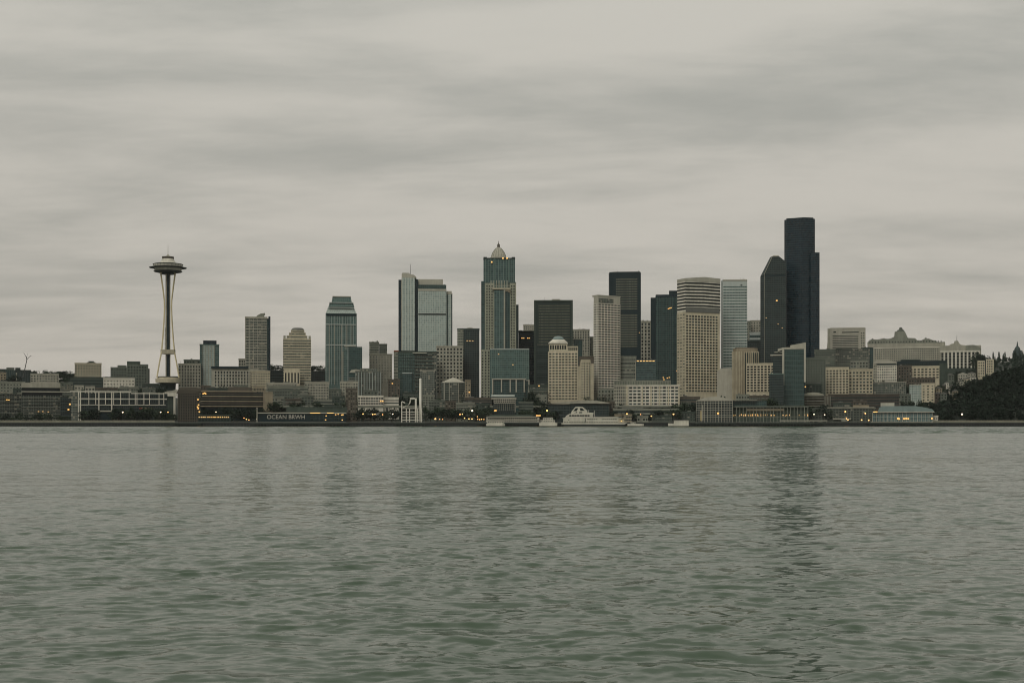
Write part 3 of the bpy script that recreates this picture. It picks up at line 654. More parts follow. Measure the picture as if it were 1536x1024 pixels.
b.punch('pale', 12, 7, .76, .55, 943, 1018, 579, 613, wins=['win_teal', 'win_dark', 'win_dark', 'win_black'])
for xx in (939.6, 962.4, 975.6, 988.4, 1001.4, 1016.8): b.piece('pier', 'cream', xx, xx + 2, 577.6, 613, .9, .1)
b.piece('cornice', 'pale', 941, 1020, 577.2, 578.8, 1.1, 2); b.parapet('stone', yt=578); b.done()
b = Bld('rounded_beige_tower', 'beige tower with rounded ribbed corner below the dark slope topped tower', 1098, 1138.6, 521, 2235, 'tower', 36)
m = MB(); xa, xb = b.X(1098.4), b.X(1137.8); rr = 14.
poly = [(xa + rr - rr*math.cos(t), b.yf + rr - rr*math.sin(t)) for t in [i*PI/2/8 for i in range(9)]] + [(xb - rr + rr*math.sin(t), b.yf + rr - rr*math.cos(t)) for t in [i*PI/2/8 for i in range(9)]] + [(xb, -b.yf), (xa, -b.yf)]
m.prism(poly, 0, b.Z(527)); cxm = (xa + xb)/2; m.prism([(cxm + (x - cxm)*.93, y*.93) for x, y in poly], b.Z(527), b.Z(521.8)); m.build('wall', 'tan', b.root)
m = MB()
for (x0_, y0_), (x1_, y1_) in zip(poly[:17], poly[1:18]):
    n = 4 if math.hypot(x1_ - x0_, y1_ - y0_) > 6 else 1
    for i in range(n):
        f = (i + .5)/n; m.bar((x0_ + (x1_ - x0_)*f, y0_ + (y1_ - y0_)*f, b.Z(606)), (x0_ + (x1_ - x0_)*f, y0_ + (y1_ - y0_)*f, b.Z(526.6)), .75, n=6)
m.build('rib', 'sand', b.root)
for i in range(7): b.piece('window', 'win_dark', 1117.6 + i*2.9, 1118.9 + i*2.9, 529, 604, .22, .3)
b.piece('parapet', 'brownstone', 1103, 1133, 520.6, 522, -3, 30); b.done()
P('cream_grid_block', 'cream block of bold square black windows beside the rounded beige tower', 1120, 1161, 545.5, 2205, 'cream', 5.15, 4.05, 587.5, .66, .62, wins=['win_black', 'win_black', 'win_dark'], top=2.4)
R('pale_banded_block', 'small pale blue banded block at the foot of the slim pale blue tower', 1075, 1099.6, 563, 2270, 'bluegrey', 'g_blue', 4.2, 595, .5, top=1)
b = Bld('pale_hipped_block', 'pale windowless hall with shallow roof right of the cream striped tower', 1075.5, 1098.6, 555, 2262, 'building', 20); b.core('rooflight', yt=556); b.outline('roof', 'rooflight', [(1075.5, 557), (1081, 552.4), (1096, 551.8), (1098.6, 555), (1098.6, 557)], .4, 18); b.done()
R('dark_low_tower', 'dark low block with curved roof behind the rounded beige tower', 1117.4, 1142, 512, 2480, 'darkwall', 'g_dark', 4, 530, .5)
R('teal_far_block', 'small teal banded block left of the dark slope topped tower', 1124.6, 1141.4, 499, 2540, 'bluegrey', 'g_deep', 5.6, 515, .6)
P('beige_far_block', 'distant beige block above the small teal banded block', 1126, 1141.4, 481, 2650, 'stone', 4, 4, 502, .4, .5, clut=1)
P('beige_far_block', 'thin distant beige block beside the pale blue tower', 1119.6, 1126.4, 482, 2620, 'concrete', 3.6, 4, 520, .4, .5, clut=0)
b = Bld('white_framed_glass_tower', 'short dark green glass tower in a white frame with a sloping white roof fin', 1168, 1208.8, 523, 2130, 'tower', 30)
b.piece('curtain_wall', 'g_deep', 1175, 1206, 522, 640, 0); b.piece('frame', 'rooflight', 1173.6, 1176.6, 521, 578, 1.2, 8); b.piece('frame', 'rooflight', 1205.4, 1208.4, 515, 573, .9, 24)
b.outline('roof', 'rooflight', [(1185.4, 517.6), (1208.4, 513.6), (1208.4, 522), (1185.4, 522)], -1, 10); b.outline('roof', 'rooflight', [(1167, 522.6), (1178.6, 520.6), (1205.4, 521), (1205.4, 523.4), (1176, 523.6), (1167, 527)], .8, 16)
b.piece('side_bay', 'g_dark', 1160, 1173.8, 530, 640, -4, 22); b.piece('parapet', 'rooflight', 1156, 1174, 531, 533, -2.6, 12); b.piece('parapet', 'stone', 1162, 1175, 527, 528.4, -1, 12)
b.slabs('coppergreen', 21, 1176.4, 1205.6, 526, 606, .35, .35); b.lit((1207.6, 580), mat='lit_white' if 'lit_white' in MATS else 'lit_room', w=2, h=1.6); b.done()
G('dark_cube_block', 'dark glass cube at the left foot of the white framed glass tower', 1154, 1175.4, 561, 2105, 'g_dark', 'coppergreen', 20, ns=0)

# ================================================================== RIGHT HAND HILL
b = Bld('hill_office_block', 'pale grey banded block with rounded corners on the skyline right of the tallest tower', 1242, 1297.4, 492, 2700, 'building', 30)
b.core('rooflight'); b.ribbon('rooflight', 'win_dark', 9, .45, 1249.4, 1287, 502, 526); b.outline('crown', 'rooflight', [(1243, 492.4), (1247, 491.2), (1296, 491.4), (1297.2, 493.4), (1243, 493.4)], .3)
b.piece('plant_band', 'win_dark', 1263, 1287.6, 497.6, 499, .3, .1); b.piece('plant_band', 'win_dark', 1250.6, 1254.6, 496.6, 498.6, .3, .1); b.punch('rooflight', 2, 7, .5, .4, 1290, 1296.4, 498, 524)
b.outline('buttress', 'stone', [(1240.6, 530), (1243.4, 493), (1246, 493), (1246, 530)], .35, 20); b.done()
b = Bld('hilltop_hospital', 'long beige hilltop building with jagged roofline and stepped central tower', 1303, 1415, 515, 2850, 'building', 34)
b.core('stone')
b.outline('gable', 'concrete', [(1303, 515.4), (1303, 512.6), (1306, 509), (1310, 508), (1317, 508.4), (1325, 507), (1333, 507.6), (1336, 507.4), (1342, 504.4), (1342.6, 497.6), (1344, 496.6), (1357, 496.6), (1358.4, 499), (1361.6, 506.6), (1372, 507.2), (1375, 510.4), (1381, 510.6), (1385, 508.6), (1392, 508.2), (1397, 510.6), (1402, 511.2), (1404, 513.6), (1414.6, 513.4), (1414.6, 515.4)], -.6, 28)
b.outline('tower_cap', 'greystone', [(1346, 496.8), (1346.4, 494.6), (1349, 494), (1349, 491.6), (1350.4, 490.4), (1353.4, 490.8), (1354.2, 493.6), (1356.6, 495), (1356.6, 496.8)], -3, 12)
b.piece('cornice', 'pale', 1303.4, 1414, 520.4, 521.4, .6, .1)
b.punch('stone', 30, 7, .45, .42, 1313, 1406, 522, 545, wins=DARKWIN); 
m = b.mb('gable_window', 'win_dark')
for i in range(26): m.box(b.X(1306 + i*4.1), b.X(1307.3 + i*4.1), b.yf + .5, b.yf + 1.2, b.Z(513.6), b.Z(511.4))
m = b.mb('roof', 'greystone')
for i, (xx, hh) in enumerate(((1309, 1.6), (1325.6, 1.8), (1333.5, 1.), (1368, 1.2), (1386, 1.4))): m.box(b.X(xx), b.X(xx + 2.6), b.yf + 8, b.yf + 14, b.Z(512.4), b.Z(508 - hh))
b.done()
b = Bld('columned_hill_block', 'beige hill building with tall white piers and a stepped roof tower with mast', 1411, 1470, 518, 2800, 'building', 30)
b.core('stone'); b.outline('gable', 'stone', [(1411, 518.4), (1424, 517.6), (1427, 515.4), (1431.6, 514.6), (1432, 511), (1437, 510.6), (1439, 514.6), (1442, 517), (1447, 517.4), (1448, 518.4)], -3, 18)
b.outline('gable', 'concrete', [(1448, 518.4), (1450, 517.6), (1460, 517.4), (1466, 520), (1470, 523), (1470, 526), (1448, 526)], .4, 20)
for i in range(10):
    xx = 1413.4 + i*5.5; b.piece('pilaster', 'pale', xx + 3.2, xx + 5.4, 527.6, 551.6, 1.2, .1)
    for j in range(6): b.piece('window', 'win_dark', xx + .1, xx + 3., 532 + j*4. - 3.2 + 0., 532 + j*4., .25, .05)
b.piece('cornice', 'pale', 1411.4, 1468, 525.6, 527.6, 1.3, 1); b.piece('plinth', 'dim', 1418, 1466, 552, 566, .8, .1); b.mast(1435.4, 502.6, 511, .5); b.done()
b = Bld('cream_pair_block', 'tall cream apartment block of two halves at the edge of the dark wood', 1467, 1490, 538.6, 2560, 'building', 18)
b.core('cream', x1=1477.4, yt=540.6); b.core('cream', x0=1479, o0=1.2); b.core('win_dark' if False else 'darkwall', 'recess', x0=1477.3, x1=1479.1, yt=541, o0=-2)
b.punch('cream', 3, 6, .55, .55, 1467.6, 1477, 542, 566); b.punch('cream', 3, 7, .5, .5, 1479.4, 1489.4, 540, 566) if False else None
for j in range(7):
    for i in range(3): b.piece('window', random.choice(DARKWIN), 1480.4 + i*3, 1482 + i*3, 541 + j*3.8, 543 + j*3.8, 1.35, -1.1)
b.done()
P('cream_grid_block', 'cream block of small black square windows behind the long dark brick row', 1229.6, 1272.4, 551.5, 2245, 'cream', 4.6, 4.15, 590.4, .58, .55, wins=['win_black', 'win_black', 'win_dark'], top=2.6, clut=0)
P('cream_grid_block', 'paler cream block joined to the right of the block of small black windows', 1273.6, 1308.6, 554, 2262, 'sand', 5.2, 4.6, 590, .56, .5, wins=['win_dark', 'win_teal', 'win_black'], top=2.4, clut=0)
G('mottled_glass_block', 'mottled grey glass block of stacked terraces below the pale hilltop office block', 1230, 1303.6, 524, 2560, 'g_mix', 'dim', 30, ns=7, fm='concrete', yb=555, clut=5)
G('terrace_block', 'dark teal end block with flat roof between the glass terraces and the hilltop building', 1294, 1309.6, 521.5, 2600, 'g_deep', 'darkwall', 20, yb=560, clut=1)
P('stepped_grey_block', 'stepped grey block beside the white framed glass tower', 1208, 1238, 537, 2200, 'greystone', 4., 4.1, 595, .4, .45, wins=DARKWIN, clut=4)
R('stepped_grey_block', 'grey banded block with rooftop sheds right of the foot of the tallest tower', 1222, 1252, 524.5, 2400, 'greystone', 'g_mix', 4, 550, .5, clut=5)
P('beige_mid_block', 'beige block with glazed top floors behind the paler cream block', 1276, 1302, 541, 2400, 'concrete', 4, 4, 556, .5, .5, clut=3)
b = Bld('arched_roof_block', 'pale block with gently curved white roof and gridded windows on the right slope', 1310, 1344.6, 542, 2380, 'building', 24)
b.core('stone', yt=545); b.outline('roof', 'rooflight', [(1310.4, 545), (1311.6, 541.4), (1316, 539.8), (1333, 540), (1344.4, 543), (1344.4, 545)], .8, 24); b.piece('upper_storey', 'g_dark', 1315, 1344, 545, 547.4, .3, .1)
b.punch('pale', 9, 6, .55, .55, 1316, 1344.4, 548, 572, wins=['win_dark', 'win_teal', 'win_blind']); b.punch('stone', 2, 6, .4, .5, 1310.4, 1316, 547, 572); b.done()
b = Bld('dark_flat_block', 'wide black flat roofed block below the beige hilltop building', 1345, 1419, 541, 2480, 'building', 26); b.core('blackwall'); b.ribbon('blackwall', 'g_dark', 3, .5, yt=543, yb=560); b.piece('penthouse', 'darkwall', 1352, 1380, 538.4, 541.4, -2, 20); b.piece('side_bay', 'dim', 1407, 1419.4, 545, 590, 1, 10); b.done()
P('brown_terrace_block', 'dull brown block under the left end of the black flat roofed block', 1344, 1367, 548.6, 2420, 'brownstone', 4, 4.2, 575, .5, .5)
P('cream_window_block', 'cream block with black windows in front of the black flat roofed block', 1365, 1408, 549.5, 2425, 'cream', 5.6, 3.9, 568, .6, .5, wins=['win_black', 'win_dark'], top=2.4, clut=0)
G('long_glass_block', 'long grey glass block with white roof edge on the lower right slope', 1304, 1358, 573.5, 2260, 'g_grey', 'rooflight', 26, nf=10, fm='dim', clut=3)
G('grey_glass_block', 'narrow grey glass block beside the cream stepped flats on the right slope', 1364.6, 1383.4, 577, 2250, 'g_pale', 'stone', 18, nf=4, fm='coppergreen', clut=1)
P('cream_flats', 'cream flats with small windows left of the dark wood', 1382.6, 1401.4, 575.5, 2240, 'cream', 6, 4.4, 606, .38, .45, wins=['win_blind', 'win_dark', 'win_teal'], clut=1)
P('dull_rooftop_block', 'dull brown roofs behind the narrow grey glass block', 1364, 1402, 567.5, 2330, 'brownstone', 4, 4, 578, .5, .5, clut=3)
hs = [(1404, 582, 2340, 9, 'tan'), (1411, 578, 2380, 8, 'brownstone'), (1417, 574, 2400, 6, 'pale'), (1423, 579, 2340, 11, 'stone'), (1402, 590, 2230, 10, 'brick'), (1411, 590, 2200, 9, 'greystone'), (1435, 572, 2420, 10, 'stone'), (1446, 568, 2460, 9, 'cream'), (1455, 566, 2480, 9, 'pale'), (1437, 561, 2560, 14, 'rooflight'), (1419, 562, 2600, 12, 'greystone'), (1452, 559.5, 2560, 11, 'stone'), (1490, 560, 2540, 8, 'pale'), (1429, 586, 2260, 8, 'tan')]
desc = ['small tan house on the slope left of the dark wood, below the columned hill building', 'brown hillside house behind the small tan house', 'narrow white house standing upright on the slope', 'grey stone house at the upper edge of the dark wood', 'brick house beside the cream flats', 'grey house just above the left end of the dark wood', 'stone coloured house halfway up the slope beside the wood', 'cream house near the top edge of the dark wood', 'white house below the tall cream apartment pair', 'long pale roofed hall below the columned hill building', 'dark grey house behind the long pale roofed hall', 'stone house just left of the tall cream apartment pair', 'white house with sloping roof right of the tall cream apartment pair', 'tan house half hidden by the lower wood edge']
for (px, py, Y, w, mt), ds in zip(hs, desc):
    b = Bld('hillside_house', ds, px, px + w, py, Y, 'house', 9); b.core(mt)
    b.outline('roof', 'roofgrey' if mt != 'rooflight' else 'rooflight', [(px - .5, py + .2), (px + w/2, py - 2.6), (px + w + .5, py + .2)], .6, 9.6)
    n = max(2, int(w/3.4))
    for j in range(2):
        for i in range(n): b.piece('window', random.choice(DARKWIN), px + (i + .3)*w/n, px + (i + .72)*w/n, py + 1.6 + j*3.8, py + 3.6 + j*3.8, .14, .05)
    b.done()
b = Bld('domed_church', 'distant dark church with pointed dome on the wooded ridge at the far right', 1519, 1533, 527, 3050, 'church', 18); b.core('slate', yt=529)
m = MB(); q = b.k; cx0 = b.X(1526)
m.lathe([(4.6*q, b.Z(531)), (4.6*q, b.Z(526)), (4.2*q, b.Z(523)), (3*q, b.Z(520.4)), (1.4*q, b.Z(519)), (1.1*q, b.Z(516.6)), (.3*q, b.Z(511.6))], 14, cx0, 0); m.build('dome', 'slate', b.root)
for xx in (1520, 1530.4): b.piece('turret', 'slate', xx, xx + 2, 525.4, 530, .3, 6)
b.done()

# ================================================================== LEFT HAND HILL
P('flat_hill_block', 'low flat roofed block at the left end of the skyline', -14, 9, 554, 2780, 'dim', 4, 4.4, 576, .5, .5, clut=0)
b = Bld('teal_hill_block', 'dark teal hill block with raised rooftop boxes left of the forked mast', 9, 23, 554.6, 2760, 'building', 22); b.core('g_deep', 'curtain_wall'); b.fins('dim', 5, yb=580); b.piece('penthouse', 'greystone', 10, 21.4, 551, 555, -2, 14); b.done()
b = Bld('teal_hill_block', 'dark teal hill block with a pale stripe, directly under the forked mast', 23.4, 46, 556, 2740, 'building', 22); b.core('g_dark', 'curtain_wall'); b.piece('pier', 'stone', 24.4, 26, 559, 571, .4, .1); b.piece('penthouse', 'darkwall', 23.6, 31, 551.4, 556.4, -2, 14); b.piece('roof', 'darkwall', 23.4, 46, 554.6, 556.4, 1, 20); b.done()
P('cream_hill_apartments', 'cream hill apartments with many small windows above the cream roofed hall', 47, 87, 561, 2620, 'stone', 4, 4, 577, .5, .45, clut=3)
P('beige_hill_apartments', 'beige apartments at the left edge above the pale terraces', -4, 9, 559, 2700, 'tan', 4, 4.4, 576, .5, .5)
P('square_hill_tower', 'square cream apartment tower with roof hut on the left skyline', 113, 151.4, 545, 2650, 'sand', 3.9, 4.2, 567, .5, .55, wins=DARKWIN, clut=0)
b = Bld('roof_hut', 'dark stepped lift house on the roof of the square cream apartment tower', 131, 143, 541.4, 2662, 'building', 10, base=wz(546, 2650)); b.core('darkwall', yt=543); b.core('darkwall', 'roof', yt=541.4, x0=133, x1=141, o0=-1, o1=8); b.done()
R('dark_long_block', 'long dark block below the square cream apartment tower', 106, 157, 566.5, 2520, 'dim', 'g_dark', 4, 582, .5, clut=4)
P('white_hill_flats', 'whitish flats below the stepped grey brick block', 156, 201, 567.5, 2470, 'pale', 4.4, 4.4, 588, .4, .42, wins=['win_blind', 'win_dark', 'win_teal'], clut=4)
b = Bld('stepped_brick_block', 'dark grey brick block with stepped roofs, left of the observation tower', 167, 222.4, 552, 2540, 'building', 30)
b.core('greystone', x0=167, x1=208, yt=550.6, o0=0); b.core('greystone', 'wing', x0=190.6, x1=221.4, yt=546, o0=2.5, o1=28); b.core('greystone', 'wing', x0=209, x1=223.4, yt=552.4, o0=-1, o1=24)
b.core('dim', 'penthouse', x0=190.6, x1=210, yt=541.6, o0=-2, o1=20); b.core('greystone', 'penthouse', x0=177, x1=190, yt=547.6, o0=-3, o1=20)
b.punch('greystone', 6, 8, .5, .5, 167.4, 190, 552, 586, wins=DARKWIN)
for j in range(8):
    for i in range(7): b.piece('window', random.choice(DARKWIN), 192.4 + i*4, 194.4 + i*4, 549.4 + j*4.4, 551.8 + j*4.4, 2.65, -2.4)
b.done()
R('dark_annex', 'low dark block between the stepped brick block and the observation tower', 214, 240, 576, 2470, 'dim', 'g_dark', 4, 592, .5)
P('pale_terraces', 'pale worn terraces at the far left above the dark glass terraces', -12, 36, 573, 2350, 'concrete', 4.2, 4.4, 602, .4, .4, clut=5)
P('small_grey_block', 'small grey block with roof sheds right of the cream roofed hall', 88, 109, 574, 2420, 'greystone', 4, 4.2, 600, .5, .5, clut=4)
P('beige_block', 'beige block with square windows above the white framed pier hall', 112, 125.6, 578.5, 2300, 'stone', 4.2, 4.4, 592, .45, .5, clut=1)

# ================================================================== WATERFRONT, LEFT TO RIGHT
def box_hall(name, label, x0, x1, yt, Y, **kw):
    return Bld(name, label, x0, x1, yt, Y, kw.get('cat', 'building'), kw.get('d', 26))
b = Bld('glass_terraces', 'dark glass terraced block at the far left of the waterfront with pale floor lines', -20, 35, 591, 2110, 'building', 34)
b.core('g_mix', 'curtain_wall'); b.slabs('greystone', 7, yb=632, th=.5, out=2); b.piece('penthouse', 'concrete', 26, 35, 588, 592, -3, 20); b.clutter(4, 'dim', 2.5); b.lit((10, 599.4), (13, 599.6), w=2.6, h=1.2, o=2.6, mat='lit_room'); b.done()
b = Bld('cream_roofed_hall', 'waterfront hall with deep cream roof fascia over black glass bands', 34, 91, 574, 2085, 'building', 40)
b.core('g_mix', 'curtain_wall', yt=590); b.piece('roof', 'stone', 34, 89, 574, 581.4, 2.5, 36); b.outline('roof', 'rooflight', [(50, 574.2), (60, 573), (82, 573), (89, 574.2)], 1, 30)
b.piece('ribbon_window', 'win_black', 34.6, 88.4, 581.4, 586.4, 1); b.piece('balcony', 'rooflight', 34, 106, 586.6, 588, 3.4, 4); b.piece('ribbon_window', 'win_black', 35, 92, 588, 592.6, .8); b.slabs('concrete', 7, 35, 91, 597, 630, .45, 1.4); b.fins('dim', 10, 35, 91, 593, 632, .5, .9)
b.lit((58, 617), (64, 617), (72, 617.4), mat='lit_dim', w=2.2, h=1.1, o=1.8); b.done()
b = Bld('shed_tower', 'dark glass block with roof vault between the cream roofed hall and the white framed hall', 91, 111, 595, 2095, 'building', 24); b.core('g_dark', 'curtain_wall'); b.outline('roof', 'concrete', [(102, 597), (104, 594), (109, 594), (110.6, 597)], 1, 14); b.slabs('dim', 6, yb=630, out=1); b.lit((104.6, 606), (107.8, 606.2), (102.6, 614), w=2.6, h=2.2, o=1.6); b.done()
b = Bld('white_framed_hall', 'long dark glass pier hall behind an open white frame of posts and beams', 110, 249, 589, 2060, 'building', 30)
b.core('g_dark', 'curtain_wall', x0=122, yt=590, o1=28); b.core('g_grey', 'side_bay', x1=122, yt=588, o0=-1, o1=24)
fr = lambda x0, x1, y0, y1, o=4.5: b.piece('frame_beam', 'pale', x0, x1, y0, y1, o, 1 - o if o > 1 else 0)
fr(109, 196, 586.6, 588.2); fr(196, 244, 589, 590.4, 4.); fr(122, 248, 597.4, 598.8); fr(122, 246, 606.6, 607.6, 4.2)
for i, xx in enumerate((120.4, 123, 135, 144.8, 149, 158.6, 167.4, 170.4, 180.4, 192.6, 201.4, 204, 214, 222, 236, 243)):
    full = i in (0, 1, 4, 6); b.piece('frame_post', 'pale', xx, xx + (1.5 if full else 1.), 588, 632 if i < 2 else (616 if full else 607), 4.8, -3.9)
b.piece('portal', 'rooflight', 148, 168, 615.4, 617.4, 5, 1); b.piece('portal', 'rooflight', 148, 150.2, 617, 624, 5, 1); b.piece('entrance', 'blackwall', 150.2, 168, 617.4, 632, 3, 0)
b.piece('kiosk', 'stone', 168.6, 178, 624, 630, 6, -2); b.piece('awning', 'tan', 209, 227, 610.6, 614.8, 5.2, 0); b.piece('awning', 'red', 208, 212, 611, 613.4, 5.6, -5.1); b.done()
b = Bld('white_hut', 'small white stepped block on stilts under the observation tower', 246, 266, 586, 2130, 'building', 16)
b.piece('wall', 'pale', 247, 265, 588, 594, 0, 14); b.outline('roof', 'rooflight', [(247, 588), (251, 586.4), (257, 586), (265, 583.4), (266, 585.4), (266, 588)], .5, 14); b.piece('post', 'pale', 247.6, 250, 594, 632, -1, 4); b.piece('post', 'pale', 260, 263, 594, 632, -1, 4); b.piece('wall', 'dim', 250, 260, 594, 640, -3, 10); b.done()
b = Bld('brown_brick_block', 'brown brick waterfront block with close vertical ribs below the observation tower', 265, 301, 581, 2030, 'building', 24)
b.core('brownstone', yt=584, x0=267, x1=299); b.outline('roof', 'brownstone', [(265, 590), (268, 584.6), (272, 581), (294, 580.6), (300, 583), (300.6, 588), (299, 590)], .5, 20)
b.punch('brownstone', 9, 11, .5, .62, 267.4, 298.6, 588, 634, wins=['win_black', 'win_dark', 'win_black']); b.fins('brownstone', 9, 267.4, 298.6, 584, 634, .8, 1.3, 'pier'); b.piece('canopy', 'brownstone', 294, 301, 582, 587, 1.5, 8); b.piece('dock', 'stone', 262, 292, 635.4, 636.2, 3, 1)
b.lit((296.6, 599), (297.4, 607), (296, 610), (297, 612.4), (298.6, 617.4), w=2.2, h=1.8, o=1.6); b.done()
b = Bld('parking_terraces', 'wide tan parking terraces of stacked open decks right of the brown brick block', 302, 396, 586, 2120, 'building', 40)
for i in range(7): b.piece('deck', 'tan' if i % 2 == 0 else 'brownstone', 303 + i*.6 if i < 3 else 302, 396 - (12 if i == 0 else 0), 586 + i*3.7, 587.7 + i*3.7, 1.2 - (3 - i)*.6 if i < 3 else 1.2, 30)
b.core('blackwall', 'wall', yt=588, o0=-3); b.piece('penthouse', 'brownstone', 342, 378, 580, 586.4, -6, 20); b.piece('penthouse', 'greystone', 350, 372, 577, 581, -8, 16); b.lit((306, 590.6), (309.4, 590.6), (308, 589.4), w=2.4, h=1.8); b.done()
P('tan_end_block', 'plain tan block at the right end of the parking terraces', 395, 409, 588.6, 2105, 'tan', 5, 5, 604, .14, .6, wins=['win_blind'], clut=0)
R('low_grey_row', 'low grey row with flat roof above the plain tan block', 402, 462, 579.5, 2250, 'concrete', 'g_mix', 4.4, 600, .5, clut=4)
G('teal_low_block', 'low dark teal block behind the low grey row', 404.6, 426, 555.5, 2480, 'g_deep', 'dim', 18, ns=5, fm='coppergreen', yb=580)
P('pale_low_row', 'pale low rooftop row at the foot of the tan banded tower', 400, 445, 574.5, 2330, 'stone', 4, 3.8, 590, .45, .4, clut=3)
P('beige_terrace_row', 'beige terrace of flats between the tan banded tower and the green glass tower', 457, 493, 573.5, 2290, 'stone', 3.8, 4, 600, .5, .48, clut=3)
P('dim_row', 'dull grey flats in front of the pale low rooftop row', 404, 450, 585, 2180, 'greystone', 3.8, 3.8, 606, .5, .45, clut=3)
G('dark_wood_block', 'dark teal block half hidden by trees, left of the green glass tower', 466, 489, 557, 2480, 'g_dark', 'dim', 18, yb=580)
b = Bld('lattice_glass_block', 'grey glass block with pale lattice facade and stepped roof right of the green glass tower', 523, 574, 562, 2300, 'building', 28)
b.core('g_mix', 'curtain_wall', x0=533, x1=572, yt=556); b.core('g_mix', 'curtain_wall', x1=533, yt=566, o0=-2); b.core('g_grey', 'curtain_wall', x0=540, x1=566, yt=552, o0=-4, o1=22); b.fins('bluegrey', 9, 534, 571, 558, 604, .8, .8); b.slabs('greystone', 10, 534, 571, 558, 604, .6, .6)
b.outline('roof', 'rooflight', [(524, 558.6), (527, 554.6), (534, 553.4), (541, 555), (541, 558.6)], -5, 16); b.done()
P('cream_flats', 'cream flats with pale roof in front of the green glass tower', 510, 537, 572.6, 2220, 'stone', 4, 4, 600, .5, .45, clut=2)
P('mid_grey_flats', 'grey flats with dark windows behind the brown brick tower, right of centre left', 493, 512, 584, 2190, 'greystone', 4, 4, 610, .5, .5, clut=2)
P('brown_brick_tower', 'narrow brown brick tower rising from the waterfront right of the dark sign shed', 518.6, 536, 583, 2060, 'brownstone', 3.4, 3.9, 630, .5, .5, wins=['win_black', 'win_dark', 'win_blind'], clut=0)
P('white_lattice_block', 'low white gridded block right of the narrow brown brick tower', 537, 575, 594, 2150, 'pale', 3.8, 3.8, 611, .72, .62, wins=['win_black'], clut=1, lit=[(571, 601.4), (574, 601.4)])
R('curved_pale_block', 'pale low pavilion with rounded roof left of the white ship loading gantry', 576, 598, 596.6, 2160, 'pale', 'g_dark', 4.4, 606, .4, clut=0)
P('dim_flats', 'dark flats with lit corner at the foot of the narrow grey block', 582, 600, 569.5, 2280, 'brownstone', 4, 4, 600, .5, .5, lit=[(588.6, 575)], clut=2)
P('lit_brick_block', 'narrow reddish block with a column of glowing windows, left of the domed tower', 697.6, 706, 570.6, 2210, 'tan', 4, 3.8, 606, .5, .5, lit=[(700, 599.6), (700.6, 603), (704, 588)], clut=0)
R('dim_mid_row', 'dark low row between the octagonal glass block and the columned glass hall', 697, 738, 597, 2180, 'brownstone', 'g_dark', 4, 606, .5, clut=3)
b = Bld('colonnade_pavilion', 'low white colonnade pavilion with flat roof in front of the columned glass hall', 737, 777, 594, 2080, 'building', 24)
b.core('g_dark', 'curtain_wall', x0=740, x1=774, yt=598, o0=-3, o1=20); b.piece('penthouse', 'bluegrey', 737, 772, 591.4, 594.6, -6, 14); b.piece('roof', 'rooflight', 737, 774.6, 596.6, 598.4, 2, 20); b.piece('beam', 'rooflight', 741, 773, 600.4, 601.4, 1.2, 0); b.piece('beam', 'rooflight', 741, 773, 603.6, 604.6, 1.2, 0)
for i in range(11): b.piece('column', 'rooflight', 740.6 + i*3.16, 741.5 + i*3.16, 598.4, 604 if i < 10 else 618, 1.5, -.6)
for i in range(10): b.piece('column', 'concrete', 742.2 + i*3.16, 742.8 + i*3.16, 605, 616, .9, -.4)
b.lit((743, 615.6), (740, 615.8), w=4, h=2, o=2.2); b.done()
R('rock_garden_block', 'dim stepped block left of the domed cream block', 793, 822, 578, 2190, 'dim', 'g_mix', 4, 606, .5, clut=5, lit=[(808.6, 578.6)])
b = Bld('curved_roof_hall', 'dark waterfront hall with a long shallow curved pale roof behind the ferry', 818, 916, 604, 2080, 'building', 30)
b.core('g_dark', 'curtain_wall', yt=606, x0=822, x1=914); b.outline('roof', 'stone', [(818, 605.4), (850, 602.4), (875, 600), (895, 600.6), (912, 603.6), (916, 605.4), (880, 605)], 3, 24); b.fins('dim', 20, 823, 913, 606, 630, .4, .5); b.done()
R('grey_pier_shed', 'grey pier shed with flat pale roof line below the long cream block', 920, 1018, 613.6, 2060, 'concrete', 'g_dark', 6, 632, .55, clut=3, top=1)
b = Bld('white_lattice_hall', 'glass hall wrapped in a white lattice under a shallow pale roof below the striped tower', 1044, 1099, 600, 2050, 'building', 28)
b.core('g_dark', 'curtain_wall', yt=600.6); b.outline('roof', 'rooflight', [(1044, 600.8), (1056, 596.4), (1070, 594.4), (1084, 595.6), (1099, 600.2)], .8, 24); b.fins('rooflight', 13, 1044.6, 1098.6, 600, 634, .55, .9, 'lattice_post'); b.slabs('rooflight', 8, 1044.6, 1098.6, 601, 629, .55, .7, 'lattice_beam'); b.piece('post', 'goldpaint', 1051, 1052.4, 616, 631, 1.3, -.9); b.piece('post', 'rooflight', 1053.8, 1055, 607, 631, 1.3, -.9)
b.lit((1077, 619.6), mat='lit_room', w=3, h=2.4, o=1.4); b.done()
R('brown_low_block', 'brown low block behind the white lattice hall', 1020, 1050, 595.6, 2140, 'brownstone', 'g_dark', 4.4, 630, .5, clut=3, lit=[(1035, 590), (1068, 589.6)] if False else ())
b = Bld('ferry_terminal', 'long low ferry terminal with a row of golden lit windows under a flat roof', 1098, 1212, 608, 2045, 'building', 30)
b.core('dim', yt=611, o0=-3); b.piece('roof', 'concrete', 1098, 1136, 599.4, 600.6, 2, 12); b.piece('upper_storey', 'g_deep', 1098, 1150, 601, 609, -4, 16); b.piece('roof', 'greystone', 1098, 1212, 608.6, 610.6, 1.6, 26); b.piece('roof', 'tan', 1120, 1176, 612.4, 616, -1, 8); b.piece('deck', 'dim', 1098, 1212, 625, 634, 2, 10); b.piece('balcony', 'concrete', 1098, 1212, 624.4, 625.2, 2.6, 1)
for xx in range(1100, 1212, 5): b.piece('post', 'concrete', xx, xx + .8, 610.6, 634, 2.2, -1.4)
random.seed(11)
